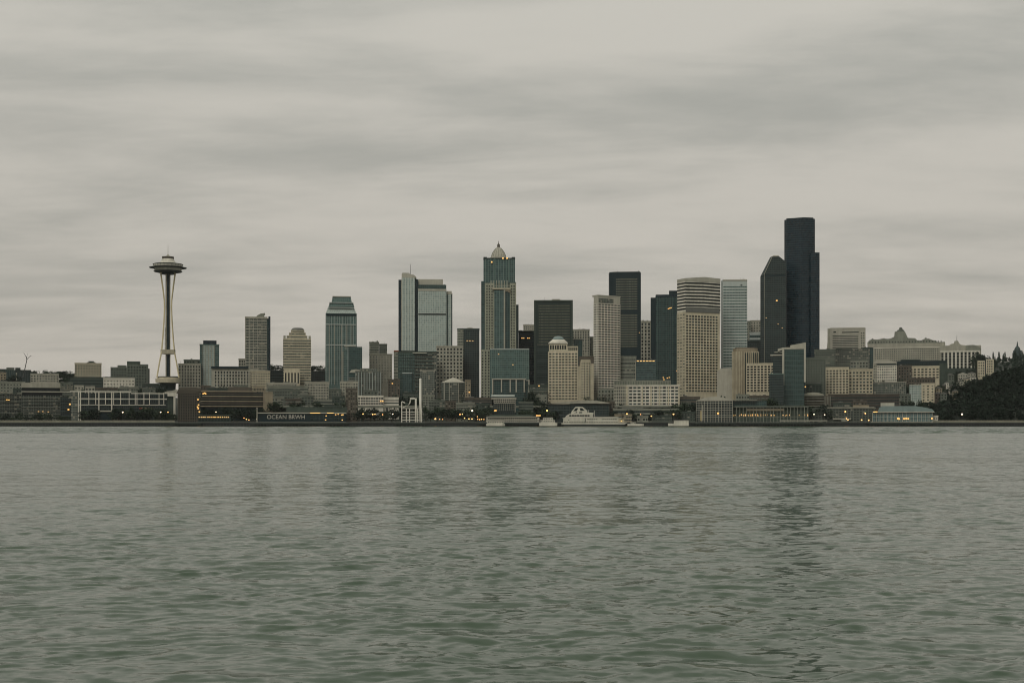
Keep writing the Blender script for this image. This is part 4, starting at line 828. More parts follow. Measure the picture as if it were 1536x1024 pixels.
for i in range(38):
    xx = 1100 + i*2.95 + random.uniform(-.5, .5)
    if 1162 < xx < 1172 or 1186 < xx < 1196 or random.random() < .12: continue
    b.piece('lit_window', 'lit_dim' if random.random() < .62 else 'lit_room', xx, xx + random.choice((.7, 1.1, 1.6)), 621.8 + random.uniform(-1, .6), 623.6 + random.uniform(-.6, .4), 1.2, -.1)
b.done()
b = Bld('stacked_dark_block', 'dark block of stacked curved balconies right of the white framed glass tower', 1200, 1245, 590, 2140, 'building', 26)
b.core('brownstone', yt=593); b.outline('roof', 'stone', [(1201, 592.4), (1206, 590), (1219, 588), (1225, 588.4), (1234, 590.6), (1236, 592.4)], -1, 16); b.slabs('concrete', 4, 1200, 1236, 593.4, 609, .9, 2.6); b.fins('concrete', 4, 1236, 1245, 594, 609, .8, .7, 'pilaster'); b.done()
R('dark_brick_row', 'long dark brick row below the pair of cream window blocks', 1244, 1347, 592, 2130, 'brick', 'g_dark', 4.2, 612, .42, clut=6)
b = Bld('low_pier_building', 'low cluttered pier building with pale roof between the ferry terminal and the blue glass terminal', 1212, 1312, 611, 2060, 'building', 26)
b.core('m_dim', 'wall'); b.piece('roof', 'stone', 1240, 1310, 610.4, 611.8, 1.2, 22); b.piece('penthouse', 'tan', 1279, 1302, 607.4, 611, -3, 12); b.fins('dim', 18, 1213, 1311, 612, 634, .5, .8, 'post'); b.piece('awning', 'stone', 1250, 1276, 627, 629, 3, 0); b.piece('awning', 'concrete', 1262, 1272, 629, 632, 3.4, 0); b.done()
b = Bld('blue_glass_terminal', 'pale blue glass pier terminal with a long curved blue roof beside the dark wood', 1308, 1400, 617, 2030, 'building', 30)
b.core('g_aqua', 'curtain_wall', x0=1310, x1=1397.6, yt=617); b.outline('roof', 'roofblue', [(1318, 617.6), (1320, 611.4), (1324, 608.6), (1372, 608.8), (1382, 610.2), (1390, 611.8), (1396, 613.4), (1398.6, 616), (1398.6, 617.6)], 2, 28)
b.piece('cornice', 'rooflight', 1312, 1399.4, 617.2, 618.6, 2.6, 3); b.piece('penthouse', 'rooflight', 1322, 1342, 603.8, 608.8, -6, 16); b.fins('rooflight', 16, 1310.4, 1397, 618, 634, .7, .8); b.slabs('coppergreen', 2, 1310.4, 1397, 620, 634, .5, .6); b.piece('plinth', 'stone', 1308, 1402, 632.4, 634.4, 2, 1)
b.lit((1347, 627.4), (1349, 628), (1356, 627.8), (1359, 627.4), (1362, 627.8), (1395.8, 627.4), w=2.2, h=2.4, o=1.2); b.lit((1313, 617.6), (1316, 617.4), w=3, h=1.4, o=2.9); b.done()
P('small_pier_hut', 'small pale hut at the right end of the blue glass terminal', 1399.6, 1407, 624, 2040, 'pale', 3.4, 4, 634, .4, .5, clut=1, d=10)
# dark shed with white lettering
b = Bld('sign_shed', 'long black pier shed with white lettering and a pale roof edge', 387, 519, 618, 2028, 'building', 26)
b.core('blackwall', yt=619.4); b.piece('roof', 'rooflight', 387, 519, 618.4, 620, 1.6, 22); b.piece('plinth', 'greystone', 387, 519, 632.6, 634, 1.4, .2); b.piece('penthouse', 'dim', 430, 520, 610, 618.6, -8, 14); b.piece('roof', 'dim', 486, 512, 608, 610.4, -7, 12)
for i in range(9): b.piece('window', 'g_dark', 466 + i*5.6, 469.8 + i*5.6, 622.6, 631, .3, .1)
for xa, xb in ((465, 480), (490, 500)): tag(b.piece('strip_light', 'lit_room', xa, xb, 618.7, 619.7, 1.9, -1.5), 'glowing yellow strip of roof edge lamp')
b.lit((503, 621.6), (507, 621), (512, 622), (514, 621.6), (489, 623.4), (488, 629.4), (513, 629.6), w=2, h=1.4, o=.7)
cu = bpy.data.curves.new('sign_lettering', 'FONT'); cu.body = 'OCEAN BRWH'; cu.size = 8.6; cu.extrude = .25; cu.space_character = 1.0; cu.offset = .05
t0 = bpy.data.objects.new('text_curve', cu); C.objects.link(t0); bpy.context.view_layer.update()
me = bpy.data.meshes.new_from_object(t0.evaluated_get(bpy.context.evaluated_depsgraph_get())); bpy.data.objects.remove(t0); bpy.data.curves.remove(cu)
me.materials.clear(); me.materials.append(MATS['sign_white']); t = bpy.data.objects.new('sign_lettering', me); C.objects.link(t); t.parent = b.root; t.rotation_euler = (PI/2, 0, 0); t.location = (b.X(401), b.yf - .45, b.Z(628))
t['label'] = 'white raised lettering on the black wall'
b.done()
m = MB(); m.bar((wx(385.6, 2015), 2015, 4.8), (wx(385.6, 2015), 2015, wz(612, 2015)), .95, .7, 8); m.lathe([(1.3, wz(612, 2015)), (1.3, wz(611, 2015))], 10, wx(385.6, 2015), 2015); tag(m.build('marker_post', 'stone'), 'white post standing at the left end of the black sign shed', 'post')
# elevated road
r = empty('elevated_road', (0, 2130, 5)); tag(r, 'long grey elevated road on columns running behind the piers', 'viaduct')
m = MB(); xa, xb = wx(404, 2130), wx(1046, 2130); m.box(xa, xb, -9, 9, wz(611.6, 2130) - 5, wz(609.8, 2130) - 5); m.build('deck', 'greystone', r)
m = MB(); m.box(xa, xb, -9.4, -9.02, wz(610.6, 2130) - 5, wz(608.2, 2130) - 5); m.build('barrier', 'concrete', r)
m = MB(); m.box(xa, xb, -7, 9, wz(618.6, 2130) - 5, wz(617, 2130) - 5); m.build('deck', 'dim', r)
for i in range(34):
    x = xa + 8 + i*20; m = MB(); m.box(x - .8, x + .8, -6, 6, -2, wz(611.7, 2130) - 5); m.build('column', 'dim', r)


# ---- small blocks filling the slope between the towers and the piers
random.seed(33)
INF = [('P', 'small grey flats left of the white hut, above the white framed hall', 214, 233, 583, 2200, 'greystone'), ('R', 'low pale row behind the trees left of the white hut', 180, 206, 581, 2210, 'concrete'), ('P', 'tiny cream block above the left end of the white framed hall', 128, 142, 580, 2215, 'stone'), ('R', 'low brown row behind the middle of the white framed hall', 144, 176, 582.4, 2190, 'brownstone'),
 ('P', 'small dull block left of the cream roofed hall roof', 20, 36, 583, 2140, 'dim'), ('R', 'flat grey sheds between the small grey block and the hall vault', 92, 112, 586, 2150, 'greystone'),
 ('P', 'small brown block just right of the brown brick waterfront block', 301, 316, 579, 2210, 'brownstone'), ('R', 'low olive row between brown brick block and long cream block', 312, 344, 582.6, 2180, 'dim'), ('P', 'small tan block behind the right end of the parking terraces', 380, 397, 580, 2190, 'tan'),
 ('P', 'small stone block behind the trees above the black sign shed', 408, 425, 596, 2150, 'concrete'), ('R', 'low dark row above the lettering of the sign shed', 428, 452, 599, 2145, 'brownstone'), ('P', 'small grey block above the middle of the sign shed', 452, 470, 594, 2152, 'greystone'), ('R', 'low pale row above the lit strip of the sign shed', 472, 498, 600, 2146, 'concrete'), ('P', 'small olive block left of the narrow brown brick tower', 498, 517, 595, 2150, 'dim'),
 ('P', 'small block with dark windows behind the white gridded block', 546, 566, 586, 2215, 'greystone'), ('R', 'low row left of the tall white column', 604, 628, 589, 2215, 'dim'), ('P', 'small stone block right of the tall white column', 634, 650, 593, 2170, 'concrete'), ('R', 'low dull sheds between tall white column and octagonal glass block', 644, 668, 601, 2110, 'greystone'), ('P', 'small brown block below the octagonal glass block', 668, 684, 602, 2105, 'brownstone'), ('R', 'low pale sheds right of the small brown block below the octagonal glass block', 684, 712, 604.6, 2100, 'concrete'), ('P', 'small dark kiosk block left of the white colonnade pavilion', 714, 735, 606, 2090, 'dim'),
 ('R', 'low grey shed between colonnade pavilion and curved roof hall', 778, 800, 603, 2095, 'greystone'), ('P', 'small stone block on the planted slope left of the domed cream block', 800, 820, 593, 2150, 'concrete'),
 ('P', 'small dull block above the stern of the large ferry', 904, 922, 603, 2090, 'brownstone'), ('R', 'low flat shed before the left part of the grey pier shed', 922, 948, 622, 2034, 'tan'), ('P', 'small pale booth block before the middle of the grey pier shed', 956, 972, 624.6, 2034, 'concrete'), ('R', 'low dark shed before the right part of the grey pier shed', 978, 1008, 623.6, 2034, 'dim'),
 ('P', 'small grey block between cream striped tower and white lattice hall', 1022, 1036, 604, 2120, 'greystone'), ('R', 'low dark shed right of the long cream block', 1020, 1043, 618, 2050, 'dim'), ('P', 'small stone block behind the left end of the ferry terminal', 1104, 1124, 592, 2160, 'concrete'), ('R', 'low brown row between rounded beige tower and ferry terminal', 1124, 1154, 594, 2150, 'brownstone'),
 ('P', 'small grey block with roof sheds behind the stacked dark block', 1210, 1232, 576, 2190, 'dim'), ('R', 'low olive row above the low pier building', 1250, 1276, 604.6, 2090, 'dim'), ('P', 'small brown block left of the blue terminal roof', 1280, 1300, 602, 2095, 'brownstone'), ('P', 'small grey block right of the long dark brick row', 1347, 1366, 592, 2180, 'greystone'), ('R', 'low row behind the white roof box of the blue terminal', 1326, 1350, 600, 2120, 'concrete')]
for st, lab, x0, x1, yt, Y, mt in INF:
    if st == 'P': P('small_block', lab, x0, x1, yt, Y, mt, random.uniform(3.4, 4.6), random.uniform(3.6, 4.4), min(yt + 20, 632), random.uniform(.45, .6), .5, clut=random.choice((1, 2, 3)), d=14)
    else: R('low_shed', lab, x0, x1, yt, Y, mt, random.choice(('g_dark', 'g_mix', 'm_dim')), random.uniform(3.6, 4.6), min(yt + 14, 632), .5, clut=random.choice((2, 3, 4)), d=14, top=1.2)

# forked mast
m = MB(); Y = 2700; p = lambda x, y: (wx(x, Y), Y, wz(y, Y))
m.bar(p(34.5, 566), p(40.4, 539), 1.0, .8); m.bar(p(40.4, 539.4), p(39.2, 534.6), .9, .7); m.bar(p(39.2, 534.8), p(35.6, 529), .6, .3); m.bar(p(40.4, 538.6), p(46, 533), .6, .3); m.bar(p(44, 535), p(47.4, 533.6), .3, .2); m.bar(p(40, 536), p(41.4, 530), .28, .15)
tag(m.build('forked_mast', 'pole'), 'thin leaning dark mast forking in two against the sky, far left', 'mast')

# white ship-loading gantry
Y = 2012.; r = empty('loading_gantry', (wx(618, Y), Y, 5)); tag(r, 'white steel loading gantry of stacked open frames on the quay', 'gantry')
gx = lambda x: wx(x, Y) - wx(618, Y); gz = lambda y: wz(y, Y) - 5
m = MB()
for x in (602.6, 609.6, 614.4, 623.4, 626.6, 632.2):
    for yy in (-4, 4): m.box(gx(x) - .45, gx(x) + .45, yy - .45, yy + .45, gz(634), gz(612))
m.build('post', 'whitemetal', r)
m = MB()
for y in (612.4, 617.4, 621.4, 625.8, 629.6):
    for yy in (-4, 4): m.box(gx(602.2), gx(633.6), yy - .6, yy + .6, gz(y) - .45, gz(y) + .45)
    for x in (602.8, 623.4, 633): m.box(gx(x) - .3, gx(x) + .3, -3.4, 3.4, gz(y) - .3, gz(y) + .3)
m.build('cross_beam', 'whitemetal', r)
m = MB(); m.box(gx(622.4), gx(625), -2, 2, gz(633), gz(597)); m.box(gx(615), gx(622.4), -2, 2, gz(598.6), gz(596.4)); m.bar((gx(616), 0, gz(597)), (gx(615), 0, gz(604)), .9); m.bar((gx(615), 0, gz(604)), (gx(611), 0, gz(609)), .8); m.build('arm', 'whitemetal', r)
m = MB(); m.bar((gx(602.6), 0, gz(612)), (gx(602.6), 0, gz(602)), .8); m.bar((gx(602.6), 0, gz(602)), (gx(608), 0, gz(604.4)), .9); m.bar((gx(604), 0, gz(611)), (gx(613), 0, gz(607)), .5); m.build('chute', 'whitemetal', r)
m = MB(); m.box(gx(608), gx(612.6), -2, 2, gz(607.6), gz(603.6)); m.build('cabin', 'dim', r)
m = MB(); m.box(gx(599.6), gx(622), -6, 6, gz(634.6), gz(633.2)); m.build('platform', 'stone', r)
m = MB(); m.bar((wx(630.6, 2022), 2022, 4.8), (wx(630.6, 2022), 2022, wz(568.6, 2022)), 1.9, 1.7, 14); m.lathe([(1.9, wz(569, 2022)), (2.0, wz(567.8, 2022)), (.8, wz(567.3, 2022))], 14, wx(630.6, 2022), 2022); tag(m.build('white_column', 'brightwhite'), 'tall plain white column rising behind the loading gantry', 'column')

# ================================================================== BOATS
def hullpoly(L, W, bow=.12, stern=.04, n=6):
    pts = [(-L/2, -W/2*.7), (-L/2 + L*stern, -W/2)] + [(L/2 - L*bow*(1 - i/n), -W/2*(1 - (i/n)**2)) for i in range(n + 1)]
    return pts + [(x, -y) for x, y in pts[::-1] if abs(y) > 1e-6]
Y = 1985.; k = Y/F
r = empty('ferry', (wx(890, Y), Y, 0)); tag(r, 'large white ferry with pyramid shaped bridge moored at the quay', 'ferry')
fx = lambda x: (x - 890)*k; fz = lambda y: wz(y, Y)
m = MB(); pl = [( -x, y) for x, y in hullpoly(fx(940) - fx(844), 17, .04, .02)]; m.prism(pl, -.5, fz(636.2)); m.build('keel', 'hullblack', r)
m = MB(); m.prism(pl, fz(636.2), fz(634)); m.build('hull', 'white', r)
def deck(part, x0, x1, yt, yb, hw, mat='white'):
    m = MB(); m.box(fx(x0), fx(x1), -hw, hw, fz(yb), fz(yt)); return m.build(part, mat, r)
deck('lower_deck', 845, 927, 626.4, 634, 8); deck('deck_edge', 844, 932, 626, 626.9, 8.6); deck('deck_edge', 844.4, 940, 633.6, 634.4, 8.5)
for i in range(14): deck('window', 880.6 + i*3.2, 882.6 + i*3.2, 628, 629.4, 8.06, 'win_black') if i not in (5, 6) else None
for i in range(22): deck('window', 846 + i*3.7, 848.2 + i*3.7, 632, 633, 8.06, 'win_black')
deck('loading_door', 876.8, 878, 627, 633.6, 8.08, 'win_black'); deck('window', 852, 853.6, 629, 630.4, 8.06, 'win_dark')
m = MB(); m.wedge([(fx(x), fz(y)) for x, y in ((848, 626.2), (849.6, 623), (854, 620.6), (889, 620.6), (889, 626.2))], -7, 7); m.build('upper_deck', 'white', r)
for i in range(8): deck('window', 853.6 + i*3.9, 856.6 + i*3.9, 622, 624.6, 7.06, 'win_black')
m = MB(); m.wedge([(fx(x), fz(y)) for x, y in ((856.6, 620.8), (857.4, 617), (863.4, 610), (873.6, 610), (880.6, 615.6), (881, 620.8))], -5, 5); brg = m.build('bridge', 'white', r)
for pts in (((859.4, 616.4), (863.4, 611.8), (867.4, 611.8), (864.4, 616.4)), ((869, 611.8), (873, 611.8), (877, 615.8), (870.4, 616)), ((860, 619.2), (865, 617.4), (866, 619.2)), ((869, 617.6), (873, 617.6), (873, 619.4), (867.6, 619.4))):
    m = MB(); m.wedge([(fx(x), fz(y)) for x, y in pts], -5.06, 5.06); o = m.build('window', 'win_dark', brg)
deck('sun_deck', 880, 890, 618.6, 620.8, 5.4); deck('sun_deck', 890, 927, 624.6, 625.4, 6); deck('bulwark', 930, 936, 629, 633.6, 6, 'cream'); deck('bulwark', 926.6, 931, 627.4, 633.6, 7, 'cream')
m = MB()
for x, y0 in ((882.6, 614.6), (892, 615.4), (931, 628)): m.bar((fx(x), 0, fz(626)), (fx(x), 0, fz(y0)), .35, .25)
m.build('mast', 'whitemetal', r)
tag(deck('lit_window', 930.6, 932.4, 630.6, 632, 7.1, 'lit_room'), 'glowing warm window at the stern')

def small_boat(name, label, x0, x1, yb, Y, tiers, cat='boat', keel=True, flip=False, wins=True):
    k = Y/F; r = empty(name, (wx((x0 + x1)/2, Y), Y, 0)); tag(r, label, cat); c = (x0 + x1)/2; L = (x1 - x0)*k; s = -1 if flip else 1
    pl = [(s*x, y) for x, y in hullpoly(L, min(7, L*.3), .2)]
    if keel: m = MB(); m.prism([(x*.97, y*.9) for x, y in pl], -.4, .55); m.build('keel', 'hullblack', r)
    m = MB(); m.prism([(x*.98, y*.94) for x, y in pl], .55 if keel else -.4, wz(yb, Y), pl); m.build('hull', 'pale', r)
    for (a, b_, t, bt, hw) in tiers:
        m = MB(); m.box((a - c)*k, (b_ - c)*k, -hw, hw, wz(bt, Y), wz(t, Y)); o = m.build('cabin', 'white', r)
        if wins:
            n = max(2, int((b_ - a)/3.2))
            for i in range(n):
                m = MB(); q = a + (b_ - a)*(i + .5)/n; h = (bt - t)
                m.box((q - .8 - c)*k, (q + .8 - c)*k, -hw - .05, hw + .05, wz(bt - h*.38, Y), wz(bt - h*.78, Y)); m.build('window', 'win_black', o)
        m = MB(); m.box((a - .5 - c)*k, (b_ + .5 - c)*k, -hw - .3, hw + .3, wz(t, Y), wz(t - .5, Y)); m.build('roof', 'white', o)
    return r
small_boat('cruise_boat', 'small white double deck boat left of the large ferry', 808.6, 836, 634, 1975, [(811, 832, 630.2, 634, 2.6), (814.6, 829, 626.4, 629.8, 2.2)], flip=True)
small_boat('work_boat', 'low white open sided boat moored before the long white pier hall', 729, 757.4, 635.4, 1970, [(731, 755.4, 631.4, 635.4, 2.6)])
small_boat('barge', 'long low pale barge with raised square stern right of the large ferry', 1002, 1033.4, 634.6, 1975, [(1011, 1032.6, 630.6, 634.6, 3)], flip=True, wins=False)
small_boat('tender', 'small dark trimmed launch at the end of the pier right of the ferry', 941, 966, 635.4, 1978, [(946, 953, 633.4, 635.4, 1.4)])
b = Bld('long_pier_hall', 'long white two storey pier hall left of the small white boat', 729.6, 809, 623, 2006, 'building', 18)
b.core('pale', yt=625.4, o0=-1); b.piece('roof', 'rooflight', 729.6, 806, 624.2, 625.4, 1.5, 16); b.piece('roof', 'dim', 734, 800, 621.6, 624.4, -3, 12)
for i in range(24): b.piece('window', 'win_black', 732 + i*3.1, 734.4 + i*3.1, 626.6, 628.4, -.9, 1.05)
b.piece('cornice', 'rooflight', 730, 808, 629, 629.8, .6, 1)
for i in range(24): b.piece('window', 'win_dark', 732.2 + i*3.1, 733.8 + i*3.1, 631, 632.6, -.9, 1.05)
b.piece('sign_board', 'lit_room', 804, 811, 622.2, 623.8, 1, -.6); b.done()
b = Bld('covered_walkway', 'long low walkway with pale flat roof on the quay before the ferry terminal', 1168, 1240, 630, 2004, 'shelter', 8)
b.piece('roof', 'rooflight', 1170, 1240, 630, 631.2, .5, 7)
for i in range(12): b.piece('post', 'concrete', 1171 + i*6.1, 1171.8 + i*6.1, 631.2, 634.2, .2, .8)
b.done()

# low lit restaurant
b = Bld('restaurant_pavilion', 'low dark pavilion with a row of golden lit windows right of the brown brick block', 297, 346, 621.6, 2026, 'building', 14)
b.core('darkwall', yt=622.4); b.piece('roof', 'dim', 296, 347, 621.4, 622.6, 1, 12)
random.seed(5)
for i in range(15):
    xx = 298.4 + i*3.1 + random.uniform(-.4, .4); b.piece('lit_window', 'lit_room' if 4 < i < 12 else 'lit_dim', xx, xx + random.uniform(1.2, 2.3), 624.4, 626.2, .3, .05)
for i in range(10): b.piece('window', 'win_dark', 299 + i*4.6, 302 + i*4.6, 628, 631.4, .2, .05)
b.done()

# piers standing out from the quay
for lab, xa, xb, out in (('low dark timber pier under the loading gantry', 592, 640, 10), ('dark timber pier under the long white pier hall', 716, 842, 12), ('dark timber pier on piles under the white lattice hall', 1040, 1102, 14), ('long dark timber pier below the ferry terminal', 1108, 1236, 12), ('dark timber pier under the blue glass terminal', 1300, 1404, 14), ('dark timber pier under the black sign shed', 380, 524, 12), ('dark timber pier under the brown brick block', 258, 304, 12)):
    r = empty('pier', (wx((xa + xb)/2, 1999), 1999 - out/2, 0)); tag(r, lab, 'pier'); hw = (xb - xa)/2
    m = MB(); m.box(-hw, hw, -out/2, out/2, 3.2, 4.1); m.build('deck', 'darkwall', r)
    m = MB(); m.box(-hw, hw, -out/2 - .3, -out/2 - .02, 3.3, 4.5); m.build('fender', 'dim', r)
    n = int(hw*2/5)
    for i in range(n): x = -hw + (i + .5)*hw*2/n; q = MB(); q.bar((x, -out/2 + .8, -1.5), (x, -out/2 + .8, 3.3), .4, .36, 8); q.build('pile', 'hullblack', r)
    for i in range(0, n, 3): x = -hw + (i + .5)*hw*2/n; q = MB(); q.bar((x, -out/2 + .5, 4), (x, -out/2 + .5, random.uniform(5, 6.4)), .3, .28, 8); q.build('bollard', 'pole', r)

# ================================================================== SETTING
def surf(name, mat, V, Fc, kind='structure'):
    me = bpy.data.meshes.new(name); me.from_pydata(V, [], Fc); me.materials.append(MATS[mat] if isinstance(mat, str) else mat); me.update()
    o = bpy.data.objects.new(name, me); C.objects.link(o); o['kind'] = kind; return o
m, nt, bs = newmat('soil')
tc = nd(nt, 'ShaderNodeTexCoord'); n1 = nd(nt, 'ShaderNodeTexNoise'); n1.inputs['Scale'].default_value = .02; n1.inputs['Detail'].default_value = 8
nt.links.new(tc.outputs['Object'], n1.inputs['Vector']); n2 = nd(nt, 'ShaderNodeTexNoise'); n2.inputs['Scale'].default_value = .16; n2.inputs['Detail'].default_value = 6; nt.links.new(tc.outputs['Object'], n2.inputs['Vector'])
cc = mixcol(nt, math_node(nt, 'MULTIPLY_ADD', n1.outputs[0], 2.4, -.7), (.012, .02, .014), (.03, .036, .026)); cc = mixcol(nt, math_node(nt, 'MULTIPLY_ADD', n2.outputs[0], 3., -1.2), cc, (.018, .026, .018))
nt.links.new(cc, bs.inputs['Base Color']); bs.inputs['Roughness'].default_value = .95; MATS['soil'] = m
ys = [2030, 2045, 2060] + [2060 + i*28 for i in range(1, 36)] + [3100, 3200, 3400, 3800, 4600, 6500, 12000]
pxs = [-9000, -4000, -2200, -1400] + [-1000 + i*25 for i in range(150)] + [2900, 3600, 5500, 11000]
V = []; Fc = []
for y in ys:
    for p in pxs: X = wx(p, min(y, 3000)); V.append((X, y, T(X, min(y, 3000)) + random.uniform(-.4, .2)*(y > 2060) - max(0, (y - 3200))*.03))
n = len(pxs)
for j in range(len(ys) - 1):
    for i in range(n - 1): a = j*n + i; Fc.append((a, a + 1, a + n + 1, a + n))
surf('ground', 'soil', V, Fc)
m = MB(); m.box(-9000, 9000, 2000, 2030, -3, 5.0)
m.box(wx(-700, 2000), wx(2200, 2000), 1999.2, 1999.98, 4.2, 5.25)
for i in range(700): x = -1500 + i*4.3; m.box(x, x + .9, 1999.4, 1999.99, -1, 4.2)
o = m.build('quay', 'hullblack'); o['kind'] = 'structure'
# promenade parapets
for name, label, xa, xb in (('promenade_wall', 'long pale promenade wall on the left half of the quay edge', -500, 262), ('promenade_wall', 'pale promenade wall on the quay edge below the dark wood', 1400, 2100)):
    r = empty(name, (wx((xa + xb)/2, 2002), 2002, 5)); tag(r, label, 'wall'); hw = (xb - xa)/2*1.001
    m = MB(); m.box(-hw, hw, 0, .6, 0, 2.9); m.build('wall', 'concrete', r)
    m = MB(); m.box(-hw, hw, -.25, .8, 2.9, 3.3); m.build('coping', 'sand', r)
    m = MB()
    for i in range(int(hw*2/3)): m.box(-hw + i*3, -hw + i*3 + .35, -.2, -.02, .1, 2.8)
    m.build('pier', 'tan', r)
    m = MB()
    for i in range(int(hw*2/2.2)): m.box(-hw + i*2.2, -hw + i*2.2 + .16, .2, .36, 3.31, 4.5)
    m.box(-hw, hw, .18, .38, 4.5, 4.62); m.build('railing', 'stone', r)
r = empty('quay_railing', (wx(830, 2001), 2001, 5.3)); tag(r, 'thin dark railing along the middle of the quay edge', 'railing')
m = MB(); hw = (1398 - 264)/2*1.0
for i in range(int(hw*2/2.6)): m.box(-hw + i*2.6, -hw + i*2.6 + .18, 0, .18, 0, 1.3)
m.box(-hw, hw, 0, .2, 1.3, 1.5); m.box(-hw, hw, .02, .16, .6, .72); m.build('rail', 'metal', r)
m = MB(); m.box(-hw, hw, .4, 1.0, -.2, .5); m.build('kerb', 'concrete', r)

# ---- trees
def leafquad(m, c, s, rng):
    a = rng.uniform(0, 2*PI); t = rng.uniform(-1.1, 1.1); u = Vector((math.cos(a), math.sin(a), 0)); w = Vector((-math.sin(a)*math.sin(t), math.cos(a)*math.sin(t), math.cos(t)))
    p = c - u*s*.5 - w*s*.4; m.add([p, p + u*s*.9 - w*s*.1, p + u*s + w*s*.8, p + u*s*.2 + w*s*.9], [(0, 1, 2, 3)])
def tree_meshes(seed, H, W, kind, leaf):
    rng = random.Random(seed); t = MB(); cr = MB()
    if kind == 'conifer':
        t.bar((0, 0, -1), (0, 0, H*.95), H*.022, H*.004, 6)
        for i in range(26):
            f = (i + .5)/26; z = H*(.1 + .9*f); R_ = W*.5*(1 - f)**.85*rng.uniform(.7, 1.15)
            for j in range(9):
                a = rng.uniform(0, 2*PI); q = R_*rng.uniform(.25, 1); leafquad(cr, Vector((q*math.cos(a), q*math.sin(a), z - q*.25)), H*rng.uniform(.05, .09), rng)
    else:
        t.bar((0, 0, -1), (0, 0, H*.45), H*.03, H*.016, 6)
        cl = []
        for i in range(13):
            a = rng.uniform(0, 2*PI); q = W*.5*math.sqrt(rng.random())*.8; z = H*rng.uniform(.36, .88); q *= math.sqrt(max(.1, 1 - ((z/H - .58)/.42)**2)); c = Vector((q*math.cos(a), q*math.sin(a), z)); cl.append((c, W*rng.uniform(.14, .25)))
            t.bar((0, 0, H*rng.uniform(.2, .44)), c, H*.011, H*.004, 4)
        for c, rr in cl:
            for j in range(30 if kind != 'bare' else 14):
                d = Vector((rng.gauss(0, 1), rng.gauss(0, 1), rng.gauss(0, .8))).normalized()*rr*rng.random()**.4
                leafquad(cr, c + d, H*rng.uniform(.045, .085)*(.6 if kind == 'bare' else 1), rng)
    return t.mesh('trunk', 'bark'), cr.mesh('crown', leaf), H
PROTO = {}
for i in range(4): PROTO['leafy', i] = tree_meshes(20 + i, 12, 9 + i, 'leafy', 'leaf' if i % 2 else 'leaf_dark')
for i in range(2): PROTO['conifer', i] = tree_meshes(40 + i, 14, 6, 'conifer', 'leaf_hazed')
for i in range(2): PROTO['bare', i] = tree_meshes(50 + i, 10, 9, 'bare', 'twig')
for i in range(2): PROTO['twiggy', i] = tree_meshes(60 + i, 10, 9, 'bare', 'twig_dark')
def tree(kind, px, pytop, Y, label, group, wide=1.):
    tm, cm, H = PROTO[kind, random.randrange(len([k for k in PROTO if k[0] == kind]))]
    X = wx(px, Y); z0 = T(X, Y) - .2; h = max(wz(pytop, Y) - z0, 4); s = h/H
    nm = {'leafy': 'leafy_tree', 'conifer': 'conifer_tree', 'bare': 'bare_tree', 'twiggy': 'bare_tree'}[kind]
    r = empty(nm, (X, Y, z0), random.uniform(0, 6.28)); ws = min(s, 2.3)*wide; r.scale = (ws*random.uniform(.85, 1.2), ws*random.uniform(.85, 1.2), s)
    tag(r, label, 'tree', group)
    for n_, me in (('trunk', tm), ('crown', cm)): o = bpy.data.objects.new(n_, me); C.objects.link(o); o.parent = r
def row(kind, x0, x1, n, ya, yb, Ya, Yb, label, group, wide=1.):
    for i in range(n): tree(kind, x0 + (x1 - x0)*(i + random.uniform(.1, .9))/n, random.uniform(ya, yb), random.uniform(Ya, Yb), label, group, wide)
random.seed(21)
row('leafy', 168, 262, 18, 608, 621, 2034, 2050, 'dark leafy tree in the row before the white framed pier hall', 'trees before the white framed hall')
row('leafy', 122, 148, 4, 611, 620, 2034, 2046, 'dark leafy tree beside the doorway of the white framed pier hall', 'trees beside the hall doorway')
row('leafy', 300, 398, 20, 609, 619, 2060, 2100, 'dark leafy tree in the belt below the tan parking terraces', 'trees below the parking terraces')
row('leafy', 402, 516, 18, 600, 612, 2100, 2160, 'dark tree in the belt behind the black sign shed', 'trees behind the sign shed')
row('leafy', -6, 108, 14, 617, 626, 2036, 2060, 'low dark tree in the row before the glass terraces and cream roofed hall', 'trees along the far left promenade')
row('leafy', 536, 600, 8, 610, 620, 2050, 2075, 'dark tree left of the loading gantry near the quay', 'trees left of the gantry')
row('leafy', 636, 740, 13, 608, 620, 2050, 2090, 'dark tree on the quay between the tall white column and the white pier hall', 'trees right of the white column')
row('leafy', 790, 826, 8, 584, 606, 2120, 2170, 'dark tree on the planted slope left of the domed cream block', 'trees on the planted slope')
row('leafy', 776, 842, 7, 606, 617, 2050, 2075, 'dark tree above the small white double deck boat', 'trees above the small boat')
row('leafy', 1014, 1046, 9, 598, 618, 2070, 2130, 'dark tree between the long cream block and the white lattice hall', 'trees beside the white lattice hall')
row('leafy', 1140, 1165, 5, 594, 604, 2085, 2100, 'dark tree at the foot of the dark glass cube', 'trees below the glass cube')
row('leafy', 1236, 1310, 9, 604, 612, 2100, 2122, 'small dark tree before the dark brick row', 'trees before the dark brick row')
row('leafy', 1340, 1386, 8, 596, 612, 2160, 2210, 'dark tree behind the curved blue roof of the terminal', 'trees behind the blue terminal')
row('bare', 200, 234, 7, 577, 585, 2420, 2450, 'pale leafless tree in the clump left of the observation tower base', 'pale bare trees by the observation tower')
row('bare', -4, 34, 6, 584, 592, 2300, 2330, 'pale leafless tree among the worn terraces at the far left', 'pale bare trees by the terraces')
row('bare', 88, 112, 5, 574, 582, 2380, 2400, 'pale leafless tree behind the cream roofed hall', 'pale bare trees behind the hall')
row('bare', 268, 300, 5, 578, 586, 2200, 2260, 'leafless tree behind the brown brick waterfront block', 'bare trees behind the brown brick block')
